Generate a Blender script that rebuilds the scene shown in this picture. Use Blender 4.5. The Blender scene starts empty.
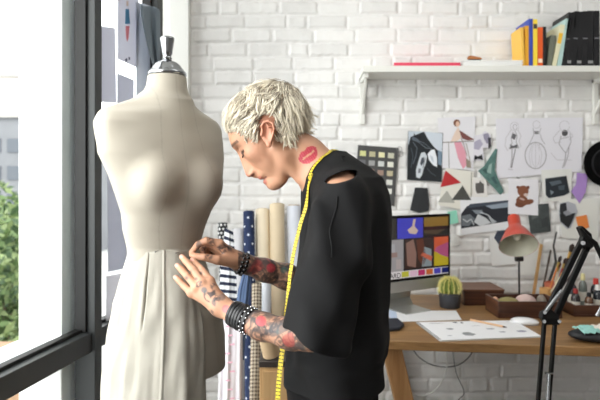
import bpy, bmesh, math, random
import numpy as np
from mathutils import Vector, Matrix, Quaternion
random.seed(7); RNG = np.random.default_rng(11)
SC = bpy.context.scene
COL = SC.collection
PI = math.pi

# ------------------------------------------------------------------ camera, world, lights, exposure
F = 540.0; CZ = 1.33; HY = 182.0          # focal length in pixels, eye height, horizon row
cam_d = bpy.data.cameras.new('camera'); cam = bpy.data.objects.new('camera', cam_d); COL.objects.link(cam)
cam.location = (0, 0, CZ); cam.rotation_euler = (PI/2, 0, 0)
cam_d.sensor_width = 36; cam_d.lens = 36*F/600
cam_d.shift_y = -(200-HY)/600
cam_d.clip_start = .05; cam_d.clip_end = 300
cam_d.dof.use_dof = True; cam_d.dof.focus_distance = 1.27; cam_d.dof.aperture_fstop = 5.0
SC.camera = cam

world = bpy.data.worlds.new('world'); SC.world = world; world.use_nodes = True
bg = world.node_tree.nodes['Background']; bg.inputs[0].default_value = (.99, .985, .985, 1); bg.inputs[1].default_value = 3.5

def area(name, loc, target, sx, sy, power, color=(1, 1, 1)):
    l = bpy.data.lights.new(name, 'AREA'); l.shape = 'RECTANGLE'; l.size = sx; l.size_y = sy
    l.energy = power; l.color = color
    o = bpy.data.objects.new(name, l); COL.objects.link(o); o.location = loc
    o.rotation_euler = (Vector(target)-Vector(loc)).to_track_quat('-Z', 'Y').to_euler()
    return o
area('daylight_side_window', (-1.18, .55, 1.75), (.2, 1.75, 1.2), 1.5, 1.7, 30, (1, .99, .97))
area('overhead_fill', (.9, 1.2, 2.72), (.85, 2.5, 0.9), 1.4, .7, 9, (1, .99, .975))  # added overhead fill to lift wall and desk; no fitting hangs there
area('rear_fill', (.9, -2.3, 1.8), (.4, 2, 1.2), 2.6, 1.6, 3, (1, .99, .97))  # added fill from behind the camera; the rear wall has no window
sun_d = bpy.data.lights.new('sun', 'SUN'); sun = bpy.data.objects.new('sun', sun_d); COL.objects.link(sun)
sun_d.energy = 2.0; sun_d.angle = .03; sun_d.color = (1, .97, .92); sun.rotation_euler = (math.radians(49), 0, math.radians(-7.6))
SC.view_settings.view_transform = 'Standard'; SC.view_settings.look = 'None'
SC.view_settings.exposure = 0.24; SC.view_settings.gamma = 1.0; SC.view_settings.use_curve_mapping = False
SC.cycles.max_bounces = 8; SC.cycles.diffuse_bounces = 5; SC.cycles.transparent_max_bounces = 16
SC.cycles.use_denoising = True; SC.cycles.sample_clamp_indirect = 4.0

# ------------------------------------------------------------------ helpers
def W(px, py, d):
    return Vector(((px-300)*d/F, d, CZ-(py-HY)*d/F))
def lin(c):
    return tuple(((v/255)/12.92 if v/255 <= .04045 else ((v/255+.055)/1.055)**2.4) for v in c)

MC = {}
def mat(name, rgb, rough=.6, metal=0, bump=0, bscale=200, var=0, vscale=8, sheen=0, emit=0, sss=0, coat=0, trans=0, spec=None):
    if name in MC: return MC[name]
    m = bpy.data.materials.new(name); m.use_nodes = True; nt = m.node_tree; N = nt.nodes; L = nt.links
    b = N['Principled BSDF']; c = (*lin(rgb), 1)
    b.inputs['Base Color'].default_value = c; b.inputs['Roughness'].default_value = rough
    b.inputs['Metallic'].default_value = metal
    if sheen: b.inputs['Sheen Weight'].default_value = sheen
    if spec is not None: b.inputs['Specular IOR Level'].default_value = spec
    if coat: b.inputs['Coat Weight'].default_value = coat
    if sss:
        b.inputs['Subsurface Weight'].default_value = sss; b.inputs['Subsurface Radius'].default_value = (.012, .005, .003)
        b.inputs['Subsurface Scale'].default_value = 1
    if emit:
        b.inputs['Emission Color'].default_value = c; b.inputs['Emission Strength'].default_value = emit
    tc = N.new('ShaderNodeTexCoord')
    if var:
        n = N.new('ShaderNodeTexNoise'); n.inputs['Scale'].default_value = vscale; n.inputs['Detail'].default_value = 6
        L.new(tc.outputs['Object'], n.inputs['Vector'])
        r = N.new('ShaderNodeValToRGB'); r.color_ramp.elements[0].position = .3; r.color_ramp.elements[1].position = .7
        r.color_ramp.elements[0].color = tuple(v*(1-var) for v in c[:3])+(1,)
        r.color_ramp.elements[1].color = tuple(min(1, v*(1+var*.5)) for v in c[:3])+(1,)
        L.new(n.outputs['Fac'], r.inputs[0]); L.new(r.outputs[0], b.inputs['Base Color'])
    if bump:
        n = N.new('ShaderNodeTexNoise'); n.inputs['Scale'].default_value = bscale; n.inputs['Detail'].default_value = 5
        L.new(tc.outputs['Object'], n.inputs['Vector'])
        bp = N.new('ShaderNodeBump'); bp.inputs['Strength'].default_value = bump; bp.inputs['Distance'].default_value = .004
        L.new(n.outputs['Fac'], bp.inputs['Height']); L.new(bp.outputs[0], b.inputs['Normal'])
    if trans:
        t = N.new('ShaderNodeBsdfTranslucent'); t.inputs[0].default_value = c
        mx = N.new('ShaderNodeMixShader'); mx.inputs[0].default_value = trans
        L.new(b.outputs[0], mx.inputs[1]); L.new(t.outputs[0], mx.inputs[2])
        L.new(mx.outputs[0], N['Material Output'].inputs[0])
    MC[name] = m; return m
def attr_mat(name, rough=.5, sss=0, bump=0, bscale=300, sheen=0, emit=0):
    if name in MC: return MC[name]
    m = mat(name, (128, 128, 128), rough, sss=sss, bump=bump, bscale=bscale, sheen=sheen)
    nt = m.node_tree; a = nt.nodes.new('ShaderNodeAttribute'); a.attribute_name = 'col'
    b = nt.nodes['Principled BSDF']; nt.links.new(a.outputs['Color'], b.inputs['Base Color'])
    if emit:
        nt.links.new(a.outputs['Color'], b.inputs['Emission Color']); b.inputs['Emission Strength'].default_value = emit
    return m
def flat(rgb, rough=.8):
    return mat('colour_%d_%d_%d' % tuple(rgb), rgb, rough)
def wood(name, c1, c2, axis=0, rough=.45, scale=1.0):
    if name in MC: return MC[name]
    m = bpy.data.materials.new(name); m.use_nodes = True; nt = m.node_tree; N = nt.nodes; L = nt.links
    b = N['Principled BSDF']; b.inputs['Roughness'].default_value = rough
    tc = N.new('ShaderNodeTexCoord'); mp = N.new('ShaderNodeMapping')
    s = [22*scale]*3; s[axis] = 1.6*scale; mp.inputs['Scale'].default_value = s
    n = N.new('ShaderNodeTexNoise'); n.inputs['Scale'].default_value = 2.2; n.inputs['Detail'].default_value = 8
    n.inputs['Roughness'].default_value = .65; n.inputs['Distortion'].default_value = .6
    r = N.new('ShaderNodeValToRGB'); r.color_ramp.elements[0].position = .32; r.color_ramp.elements[1].position = .7
    r.color_ramp.elements[0].color = (*lin(c1), 1); r.color_ramp.elements[1].color = (*lin(c2), 1)
    L.new(tc.outputs['Object'], mp.inputs[0]); L.new(mp.outputs[0], n.inputs['Vector']); L.new(n.outputs['Fac'], r.inputs[0])
    L.new(r.outputs[0], b.inputs['Base Color'])
    bp = N.new('ShaderNodeBump'); bp.inputs['Strength'].default_value = .15; bp.inputs['Distance'].default_value = .002
    L.new(n.outputs['Fac'], bp.inputs['Height']); L.new(bp.outputs[0], b.inputs['Normal'])
    MC[name] = m; return m
def pattern(name, kind, base, ink, size, rough=.85):
    """woven or printed pattern laid out on the UV map, whose unit is the metre"""
    if name in MC: return MC[name]
    m = bpy.data.materials.new(name); m.use_nodes = True; nt = m.node_tree; N = nt.nodes; L = nt.links
    b = N['Principled BSDF']; b.inputs['Roughness'].default_value = rough
    uv = N.new('ShaderNodeUVMap'); sp = N.new('ShaderNodeSeparateXYZ'); L.new(uv.outputs[0], sp.inputs[0])
    def M(op, a, b_=None):
        q = N.new('ShaderNodeMath'); q.operation = op
        for k, v in enumerate((a, b_)):
            if v is None: continue
            if isinstance(v, (int, float)): q.inputs[k].default_value = v
            else: L.new(v, q.inputs[k])
        return q.outputs[0]
    u, v = sp.outputs[0], sp.outputs[1]
    if kind == 'stripe': fac = M('LESS_THAN', M('FRACT', M('MULTIPLY', v, 1/size)), .45)
    elif kind == 'check':
        a = M('LESS_THAN', M('FRACT', M('MULTIPLY', u, 1/size)), .5); c = M('LESS_THAN', M('FRACT', M('MULTIPLY', v, 1/size)), .5)
        fac = M('MULTIPLY', M('ADD', a, c), .5)
    else:
        row = M('FLOOR', M('MULTIPLY', v, 1/size))
        fu = M('SUBTRACT', M('FRACT', M('ADD', M('MULTIPLY', u, 1/size), M('MULTIPLY', row, .5))), .5)
        fv = M('SUBTRACT', M('FRACT', M('MULTIPLY', v, 1/size)), .5)
        rr = M('ADD', M('MULTIPLY', fu, fu), M('MULTIPLY', fv, fv)); fac = M('LESS_THAN', rr, .016 if kind == 'dots' else .1)
    mx = N.new('ShaderNodeMix'); mx.data_type = 'RGBA'
    mx.inputs[6].default_value = (*lin(base), 1); mx.inputs[7].default_value = (*lin(ink), 1)
    L.new(fac, mx.inputs[0]); L.new(mx.outputs[2], b.inputs['Base Color'])
    MC[name] = m; return m

class MB:
    """collects shapes for ONE mesh object"""
    def __init__(s): s.v = []; s.f = []; s.m = []; s.uv = {}; s.mats = []; s.cur = 0
    def use(s, m):
        if m not in s.mats: s.mats.append(m)
        s.cur = s.mats.index(m); return s
    def add(s, vs, fs, uvs=None):
        o = len(s.v); s.v += [tuple(v) for v in vs]
        for k, f in enumerate(fs):
            s.f.append([i+o for i in f]); s.m.append(s.cur)
            if uvs: s.uv[len(s.f)-1] = uvs[k]
        return s
    def box(s, lo, hi, M=None):
        x0, y0, z0 = lo; x1, y1, z1 = hi
        vs = [Vector(p) for p in ((x0,y0,z0),(x1,y0,z0),(x1,y1,z0),(x0,y1,z0),(x0,y0,z1),(x1,y0,z1),(x1,y1,z1),(x0,y1,z1))]
        if M is not None: vs = [M @ v for v in vs]
        return s.add(vs, [(0,3,2,1),(4,5,6,7),(0,1,5,4),(1,2,6,5),(2,3,7,6),(3,0,4,7)])
    def prism(s, pts, off):
        """polygon in space extruded along off"""
        n = len(pts); off = Vector(off); p = [Vector(q) for q in pts]; q = [a+off for a in p]
        return s.add(p+q, [tuple(range(n)), tuple(range(2*n-1, n-1, -1))]+[(i, n+i, n+(i+1) % n, (i+1) % n) for i in range(n)])
    def tube(s, pts, rads, n=12, caps=True, flatn=None, squash=1.0):
        pts = [Vector(p) for p in pts]
        if not hasattr(rads, '__len__'): rads = [rads]*len(pts)
        up = None; vs = []; fs = []; uvs = []; L = 0
        for i, p in enumerate(pts):
            t = (pts[min(i+1, len(pts)-1)]-pts[max(i-1, 0)]).normalized()
            if up is None:
                up = Vector(flatn) if flatn is not None else (Vector((0,0,1)) if abs(t.z) < .9 else Vector((1,0,0)))
            a = up - t*up.dot(t); a.normalize(); b = t.cross(a); up = a
            if i: Lp = L; L += (p-pts[i-1]).length
            for k in range(n):
                w = 2*PI*k/n; vs.append(p+a*math.cos(w)*rads[i]*squash+b*math.sin(w)*rads[i])
            if i:
                o = (i-1)*n; c = 2*PI*max(rads)
                for k in range(n):
                    fs.append((o+k, o+(k+1) % n, o+n+(k+1) % n, o+n+k))
                    uvs.append([(c*k/n, Lp), (c*(k+1)/n, Lp), (c*(k+1)/n, L), (c*k/n, L)])
        if caps:
            fs.append(tuple(range(n-1, -1, -1))); uvs.append([(0, 0)]*n)
            o = (len(pts)-1)*n; fs.append(tuple(range(o, o+n))); uvs.append([(0, 0)]*n)
        return s.add(vs, fs, uvs)
    def lathe(s, prof, n=32, M=None, loc=(0,0,0)):
        vs = []; fs = []; loc = Vector(loc)
        for r, z in prof:
            for k in range(n):
                w = 2*PI*k/n; v = Vector((r*math.cos(w), r*math.sin(w), z))
                vs.append((M @ v if M is not None else v)+loc)
        m = len(prof)
        for i in range(m-1):
            for k in range(n): fs.append((i*n+k, i*n+(k+1) % n, (i+1)*n+(k+1) % n, (i+1)*n+k))
        fs.append(tuple(range(n-1, -1, -1))); fs.append(tuple(range((m-1)*n, m*n)))
        return s.add(vs, fs)
    def ball(s, c, r, n=12, M=None):
        if not hasattr(r, '__len__'): r = (r, r, r)
        c = Vector(c); vs = []; fs = []; h = n//2
        for i in range(1, h):
            a = PI*i/h
            for k in range(n):
                w = 2*PI*k/n; v = Vector((r[0]*math.sin(a)*math.cos(w), r[1]*math.sin(a)*math.sin(w), r[2]*math.cos(a)))
                vs.append((M @ v if M is not None else v)+c)
        t = Vector((0,0,r[2])); t = M @ t if M is not None else t
        vs += [c+t, c-t]; A = len(vs)-2; B = A+1
        for i in range(h-2):
            for k in range(n): fs.append((i*n+k, (i+1)*n+k, (i+1)*n+(k+1) % n, i*n+(k+1) % n))
        for k in range(n): fs.append((A, k, (k+1) % n)); fs.append((B, (h-2)*n+(k+1) % n, (h-2)*n+k))
        return s.add(vs, fs)
    def build(s, name, m=None, parent=None, smooth=True, bevel=0, solid=0, subsurf=0, sharp=40):
        me = bpy.data.meshes.new(name); me.from_pydata(s.v, [], s.f)
        ms = s.mats or [m]
        for q in ms: me.materials.append(q)
        if s.mats: me.polygons.foreach_set('material_index', s.m)
        if s.uv:
            ul = me.uv_layers.new(name='UVMap')
            for fi, uv in s.uv.items():
                for li, c in zip(me.polygons[fi].loop_indices, uv): ul.data[li].uv = c
        me.validate(); me.update()
        bm = bmesh.new(); bm.from_mesh(me); bmesh.ops.recalc_face_normals(bm, faces=bm.faces); bm.to_mesh(me); bm.free()
        if smooth:
            me.polygons.foreach_set('use_smooth', [True]*len(me.polygons)); me.set_sharp_from_angle(angle=math.radians(sharp))
        o = bpy.data.objects.new(name, me); COL.objects.link(o)
        if parent is not None:
            o.parent = parent; o.matrix_parent_inverse = parent_world(parent).inverted()
        if solid:
            md = o.modifiers.new('thickness', 'SOLIDIFY'); md.thickness = solid; md.offset = 0
        if bevel:
            md = o.modifiers.new('bevel', 'BEVEL'); md.width = bevel; md.segments = 2; md.limit_method = 'ANGLE'; md.angle_limit = .6
        if subsurf:
            md = o.modifiers.new('subsurf', 'SUBSURF'); md.levels = md.render_levels = subsurf
        return o
def parent_world(o):
    m = o.matrix_basis.copy()
    if o.parent is not None: m = parent_world(o.parent) @ o.matrix_parent_inverse @ m
    return m
def thing(name, label, cat, loc=(0, 0, 0), group=None):
    o = bpy.data.objects.new(name, None); COL.objects.link(o); o.location = loc; o.empty_display_size = .05
    return tag(o, label, cat, group)
def tag(o, label, cat, group=None):
    o['label'] = label; o['category'] = cat
    if group: o['group'] = group
    return o
def struct(o): o['kind'] = 'structure'; return o
def set_cols(me, cols):
    a = me.color_attributes.new('col', 'FLOAT_COLOR', 'POINT')
    c = np.ones((len(me.vertices), 4), np.float32); c[:, :3] = cols; a.data.foreach_set('color', c.ravel())

# ---- signed distance modelling (points: N x 3 float32)
def A(v): return np.array(v, np.float32)
def smin(a, b, k):
    h = np.clip(.5+.5*(b-a)/k, 0, 1); return b*(1-h)+a*h-k*h*(1-h)
def smax(a, b, k): return -smin(-a, -b, k)
def cap(p, a, b, ra, rb):
    a = A(a); b = A(b); ab = b-a; t = np.clip(((p-a)@ab)/max(float(ab@ab), 1e-9), 0, 1)
    return np.linalg.norm(p-a-t[:, None]*ab, axis=1)-(ra+(rb-ra)*t)
def ell(p, c, r, R=None):
    q = p-A(c)
    if R is not None: q = q@R
    r = A(r); k0 = np.linalg.norm(q/r, axis=1); k1 = np.linalg.norm(q/(r*r), axis=1)
    return k0*(k0-1)/np.maximum(k1, 1e-6)
def chain(p, pts, rads, k):
    d = None
    for i in range(len(pts)-1):
        e = cap(p, pts[i], pts[i+1], rads[i], rads[i+1]); d = e if d is None else smin(d, e, k)
    return d
def stack(p, zs, cx, cy, a, b, ang=0.0):
    """column of ellipses: zs rising, centre and half axes per level"""
    z = p[:, 2]; X = p[:, 0]-np.interp(z, zs, cx); Y = p[:, 1]-np.interp(z, zs, cy)
    c, s = math.cos(ang), math.sin(ang); u = X*c+Y*s; v = -X*s+Y*c
    aa = np.interp(z, zs, a); bb = np.interp(z, zs, b)
    k0 = np.sqrt((u/aa)**2+(v/bb)**2); k1 = np.sqrt((u/aa**2)**2+(v/bb**2)**2)
    d = k0*(k0-1)/np.maximum(k1, 1e-6)
    return np.maximum(d, np.maximum(zs[0]-z, z-zs[-1]))
def surface_nets(f, lo, hi, h, B=8, slack=1.7):
    lo = np.array(lo, np.float64); n = (np.ceil((np.array(hi)-lo)/h/B).astype(int))*B
    nb = n//B
    g = np.stack(np.meshgrid(*[np.arange(k) for k in nb], indexing='ij'), -1).reshape(-1, 3)
    cen = (lo+(g*B+B/2)*h).astype(np.float32)
    dc = np.concatenate([f(cen[i:i+300000]) for i in range(0, len(cen), 300000)])
    act = np.abs(dc) < B*h*.87*slack
    Fd = np.repeat(np.repeat(np.repeat(np.where(dc < 0, -1, 1).astype(np.float32).reshape(nb), B, 0), B, 1), B, 2)
    ga = g[act]; loc = np.stack(np.meshgrid(*[np.arange(B)]*3, indexing='ij'), -1).reshape(-1, 3)
    for i in range(0, len(ga), 1500):
        idx = (ga[i:i+1500, None, :]*B+loc[None]).reshape(-1, 3)
        Fd[idx[:, 0], idx[:, 1], idx[:, 2]] = f((lo+idx*h).astype(np.float32))
    ins = Fd < 0
    c = np.zeros(tuple(n-1), np.int8)
    for dx in (0, 1):
        for dy in (0, 1):
            for dz in (0, 1): c += ins[dx:n[0]-1+dx, dy:n[1]-1+dy, dz:n[2]-1+dz]
    cells = np.argwhere((c > 0) & (c < 8)); del c
    idm = np.full(tuple(n), -1, np.int32); idm[cells[:, 0], cells[:, 1], cells[:, 2]] = np.arange(len(cells))
    cor = [(x, y, z) for x in (0, 1) for y in (0, 1) for z in (0, 1)]
    val = {q: Fd[cells[:, 0]+q[0], cells[:, 1]+q[1], cells[:, 2]+q[2]] for q in cor}
    acc = np.zeros((len(cells), 3)); cnt = np.zeros(len(cells))
    for q in cor:
        for ax in range(3):
            if q[ax]: continue
            r = list(q); r[ax] = 1; r = tuple(r); a, b = val[q], val[r]
            x = (a < 0) != (b < 0); t = np.where(x, a/np.where(x, a-b, 1), 0)
            pnt = np.tile(np.array(q, float), (len(cells), 1)); pnt[:, ax] = t
            acc[x] += pnt[x]; cnt += x
    V = lo+(cells+acc/cnt[:, None])*h
    quads = []
    for ax in range(3):
        o1, o2 = [(1, 2), (2, 0), (0, 1)][ax]
        s0 = [slice(None)]*3; s1 = [slice(None)]*3; s0[ax] = slice(0, -1); s1[ax] = slice(1, None)
        a, b = ins[tuple(s0)], ins[tuple(s1)]
        e = np.argwhere(a != b); e = e[(e[:, o1] > 0) & (e[:, o2] > 0)]
        fl = a[e[:, 0], e[:, 1], e[:, 2]]
        def cid(d1, d2):
            q = e.copy(); q[:, o1] -= d1; q[:, o2] -= d2; return idm[q[:, 0], q[:, 1], q[:, 2]]
        q = np.stack([cid(0, 0), cid(1, 0), cid(1, 1), cid(0, 1)], 1)
        q[~fl] = q[~fl][:, ::-1]; quads.append(q)
    Q = np.concatenate(quads); Q = Q[(Q >= 0).all(1)]
    return V.astype(np.float32), Q
def mesh_np(name, V, Q, m, parent=None, cols=None):
    me = bpy.data.meshes.new(name)
    me.vertices.add(len(V)); me.vertices.foreach_set('co', V.astype(np.float32).ravel())
    me.loops.add(Q.size); me.loops.foreach_set('vertex_index', Q.astype(np.int32).ravel())
    me.polygons.add(len(Q)); me.polygons.foreach_set('loop_start', np.arange(0, Q.size, Q.shape[1], dtype=np.int32))
    try: me.polygons.foreach_set('loop_total', np.full(len(Q), Q.shape[1], np.int32))
    except Exception: pass
    me.update(calc_edges=True); me.validate()
    me.polygons.foreach_set('use_smooth', np.ones(len(me.polygons), bool))
    me.materials.append(m)
    if cols is not None: set_cols(me, cols)
    o = bpy.data.objects.new(name, me); COL.objects.link(o)
    if parent is not None: o.parent = parent; o.matrix_parent_inverse = parent_world(parent).inverted()
    return o
def wav(p, f, s=0.0):
    """smooth pseudo noise of N x 3 points, about -1..1"""
    x, y, z = p[:, 0]*f+s, p[:, 1]*f+s*1.7, p[:, 2]*f+s*2.3
    return (np.sin(x*1.3+1.9*np.sin(y*.9+s))+np.sin(y*1.7+1.6*np.sin(z*1.1+1))+np.sin(z*1.5+1.7*np.sin(x*1.2+2)))/3

# ------------------------------------------------------------------ the room
white_wall = mat('white_plaster', (226, 226, 222), .9)
def plain_box(name, lo, hi, m):
    return struct(MB().box(lo, hi).build(name, m, smooth=False))
YW = 2.85; XC = -.59
WX0, WX1 = -1.56, -.56
def slab(name, z0, z1, m): return struct(MB().prism([(WX0-.13, -2.6, z0), (2.6, -2.6, z0), (2.6, 3.0, z0), (WX1-.14, 3.0, z0)], (0, 0, z1-z0)).build(name, m, smooth=False))
slab('floor', -.1, 0, wood('floor_boards', (70, 56, 44), (104, 86, 68), 1))
slab('ceiling', 2.8, 2.9, white_wall)
plain_box('wall_right', (2.5, -2.6, 0), (2.6, 3.0, 2.8), mat('grey_plaster', (150, 148, 146), .9))
plain_box('wall_rear', (-1.9, -2.7, 0), (2.6, -2.6, 2.8), mat('grey_plaster', (150, 148, 146), .9))

# painted brick wall: relief of individually worn bricks
def brick_wall():
    x0, x1, z0, z1, h = -.62, 2.5, 0, 2.8, .0058
    nx, nz = int((x1-x0)/h)+1, int((z1-z0)/h)+1
    xs = np.linspace(x0, x1, nx); zs = np.linspace(z0, z1, nz); H = np.zeros((nz, nx))
    rh = .0737; rows = int(z1/rh)+1; rg = np.random.default_rng(5); G = np.zeros((nz, nx))
    X, Z = np.meshgrid(xs, zs)
    wob = .0016*np.sin(X*9+Z*3)+.0012*np.sin(X*23+1)
    for r in range(rows):
        x = x0-rg.uniform(0, .2); za, zb = r*rh, (r+1)*rh
        zsel = (zs > za-.01) & (zs < zb+.01)
        while x < x1:
            L = rg.choice([.205, .215, .22, .105], p=[.32, .28, .2, .2]); xa, xb = x, x+L; x = xb
            xsel = (xs > xa-.01) & (xs < xb+.01)
            if not xsel.any(): continue
            ix = np.ix_(zsel, xsel); xx, zz = X[ix], Z[ix]+wob[ix]
            j = rg.uniform(-.0025, .0025, 4)
            m = .0045
            dx = np.minimum(xx-xa-m-j[0], xb-m+j[1]-xx); dz = np.minimum(zz-za-m-j[2]*.6, zb-m+j[3]*.6-zz)
            e = np.minimum(dx, dz)+.0016*np.sin(xx*130+r)*np.sin(zz*160+x*9)
            t = np.clip(e/.0055, 0, 1); t = t*t*(3-2*t)
            tilt = (xx-(xa+xb)/2)*rg.uniform(-.012, .012)+(zz-(za+zb)/2)*rg.uniform(-.05, .05)
            H[ix] = np.maximum(H[ix], t*(.0082+rg.uniform(-.003, .003)+tilt)); G[ix] = np.where(t > .5, rg.uniform(.9, 1.03), G[ix])
    P = np.stack([X.ravel(), X.ravel()*0, Z.ravel()], 1)
    H = H.ravel()+.0009*wav(P, 70)+.0006*wav(P, 160, 3)
    G = G.ravel(); G[G == 0] = .96
    G = G*(1-.05*np.clip(wav(P, 3.1, 1), 0, 1)-.05*np.clip(wav(P, 26, 5)-.35, 0, 1)*2)
    V = np.stack([X.ravel(), YW-H, Z.ravel()], 1)
    i = (np.arange(nz-1)[:, None]*nx+np.arange(nx-1)[None]).ravel()
    Q = np.stack([i, i+1, i+nx+1, i+nx], 1)
    base = np.array(lin((236, 235, 233)))
    o = mesh_np('wall_back', V, Q, attr_mat('painted_brick', .6, bump=.3, bscale=140), cols=G[:, None]*base)
    return struct(o)
brick_wall()
plain_box('trim_1', (-.75, YW+.01, 0), (2.6, YW+.12, 2.8), white_wall)

# window wall on the left, running back to the brick wall at a slight angle
E = Vector((math.sin(math.radians(10)), math.cos(math.radians(10)), 0)); NI = Vector((E.y, -E.x, 0)); CORNER = Vector((XC, YW, 0))
WM = Matrix(((-E.x, NI.x, 0, CORNER.x), (-E.y, NI.y, 0, CORNER.y), (0, 0, 1, 0), (0, 0, 0, 1)))   # local x = distance back from the corner, y = inward
def win_pt(px, py, o=0.0):
    """where the picture point meets the window plane moved inward by o"""
    q = (px-300)/F; c = CORNER+NI*o
    d = (c.x*E.y-c.y*E.x)/(q*E.y-E.x)
    return W(px, py, d)
def win_s(px, o=0.0):
    p = win_pt(px, 182, o)-CORNER; return -(p.x*E.x+p.y*E.y)
anod = mat('anodised_frame', (46, 49, 50), .5, .1); anod_dark = mat('dark_gasket', (10, 10, 11), .6)
def glass_mat():
    m = bpy.data.materials.new('window_glass'); m.use_nodes = True; nt = m.node_tree; N = nt.nodes; L = nt.links
    N.remove(N['Principled BSDF']); t = N.new('ShaderNodeBsdfTransparent'); t.inputs[0].default_value = (.97, .985, .98, 1)
    g = N.new('ShaderNodeBsdfGlossy'); g.inputs['Roughness'].default_value = .02
    fr = N.new('ShaderNodeFresnel'); fr.inputs[0].default_value = 1.12; mx = N.new('ShaderNodeMixShader')
    ge = N.new('ShaderNodeNewGeometry'); iv = N.new('ShaderNodeMath'); iv.operation = 'SUBTRACT'; iv.inputs[0].default_value = 1; L.new(ge.outputs['Backfacing'], iv.inputs[1])
    ml = N.new('ShaderNodeMath'); ml.operation = 'MULTIPLY'; L.new(fr.outputs[0], ml.inputs[0]); L.new(iv.outputs[0], ml.inputs[1]); L.new(ml.outputs[0], mx.inputs[0]); L.new(t.outputs[0], mx.inputs[1]); L.new(g.outputs[0], mx.inputs[2])
    L.new(mx.outputs[0], N['Material Output'].inputs[0]); return m
glass = glass_mat()
sA, sB = win_s(102), win_s(95); sC, sD = win_s(163), win_s(158)
ZT0, ZT1 = .71, .782
def frame_window(name, s0, s1, ml, mr, glassy):
    """one bay between posts: frame with transom plus upper and lower pane"""
    b = MB().use(anod)
    b.box((s1, -.08, 0), (s1+ml, 0, 2.8), WM)
    b.box((s0-.0, -.08, ZT0), (s1, -.012, ZT1), WM).box((s0, -.08, 0), (s1, 0, .06), WM).box((s0, -.08, 2.72), (s1, 0, 2.8), WM)
    b.use(anod_dark)
    b.box((s0, -.075, ZT1), (s0+.012, -.03, 2.72), WM); b.box((s1-.012, -.075, ZT1), (s1, -.03, 2.72), WM)
    b.box((s0+.012, -.075, ZT1), (s1-.012, -.045, ZT1+.012), WM)
    w = b.build(name, parent=None, smooth=True, bevel=.002); struct(w)
    if glassy:
        MB().box((s0+.003, -.064, ZT1+.002), (s1-.003, -.058, 2.722), WM).build('pane', glass, w, smooth=False)
        MB().box((s0+.003, -.064, .058), (s1-.003, -.058, ZT0+.002), WM).build('pane', glass, w, smooth=False)
    return w
frame_window('window_3', .02, sC, sD-sC, 0, True)
frame_window('window_2', sD, sA, sB-sA, 0, True)
frame_window('window_1', sB, sB+1.9, .06, 0, True)
frame_window('window_4', sB+1.96, sB+3.9, .06, 0, True)
plain_box('trim_2', (-.72, 2.78, 0), (-.575, 2.86, 2.8), white_wall)
# light grey projecting ledge outside the big pane
lm = mat('ledge_metal', (196, 200, 200), .5)
struct(MB().box((sB-.05, -.26, ZT1-.06), (sB+1.9, -.085, ZT1-.02), WM).build('trim_3', lm, bevel=.003))
# white concrete pier just outside
pl = mat('fin_white', (246, 246, 244), .85, bump=.3, bscale=60); 
def outpt(px, o): 
    return win_s(px, o)
s_f = outpt(61.5, -.10); o_f = -.10
while True:
    q = CORNER-E*s_f+NI*o_f
    if 300+q.x*F/q.y <= 19 or o_f < -3: break
    o_f -= .002
pr = MB().box((s_f-.12, o_f, -3), (s_f, -.10, 4.5), WM).build('facade_fin', pl, bevel=.004)
tag(pr, 'white painted concrete fin standing right outside the large window pane', 'pillar')
o = MB().box((win_s(77.5, -.11), -.14, -3), (s_f-.002, -.10, 4.5), WM).build('outdoor_cladding', mat('panel_blue_grey', (240, 245, 247), .6), bevel=.002)
tag(o, 'blue grey cladding beside the white fin outside the window', 'cladding')

# outdoors
struct(MB().box((-60, -12, -3.4), (25, 70, -3.2)).build('ground', mat('outdoor_paving', (178, 180, 178), .9, var=.2, vscale=.6), smooth=False))
def building(name, label, x, y, w, dp, h, base, band, rows, cols):
    t = thing(name, label, 'building', (x, y, -3.2))
    MB().box((x-w/2, y, -3.2), (x+w/2, y+dp, h)).build('wall', mat(name+'_wall', base, .9, var=.1, vscale=1), t, smooth=False)
    for r in range(rows):
        z = -1.6+r*(h+1.2)/rows
        for c in range(cols):
            xx = x-w/2+w*(c+.5)/cols
            f = MB().box((xx-w/cols*.34, y-.06, z), (xx+w/cols*.34, y+.05, z+(h+1.2)/rows*.5)).build('window', mat(name+'_glass', band, .2), t, smooth=False)
    MB().box((x-w/2-.2, y-.2, h), (x+w/2+.2, y+dp+.2, h+.35)).build('roof', mat(name+'_roof', (150, 148, 145), .9), t, smooth=False)
building('office_building', 'grey office block with dark window bands beyond the trees', -17.0, 30, 8, 8, 4.9, (112, 114, 118), (74, 80, 88), 4, 7)
building('apartment_building', 'pale apartment block standing behind the grey office block', -25, 42, 11, 8, 9.5, (196, 190, 184), (150, 152, 156), 5, 6)
building('brick_annex', 'tan walled building showing behind the white fin', -9.5, 44, 7, 8, 2.0, (190, 168, 150), (120, 124, 130), 3, 5)
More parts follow.
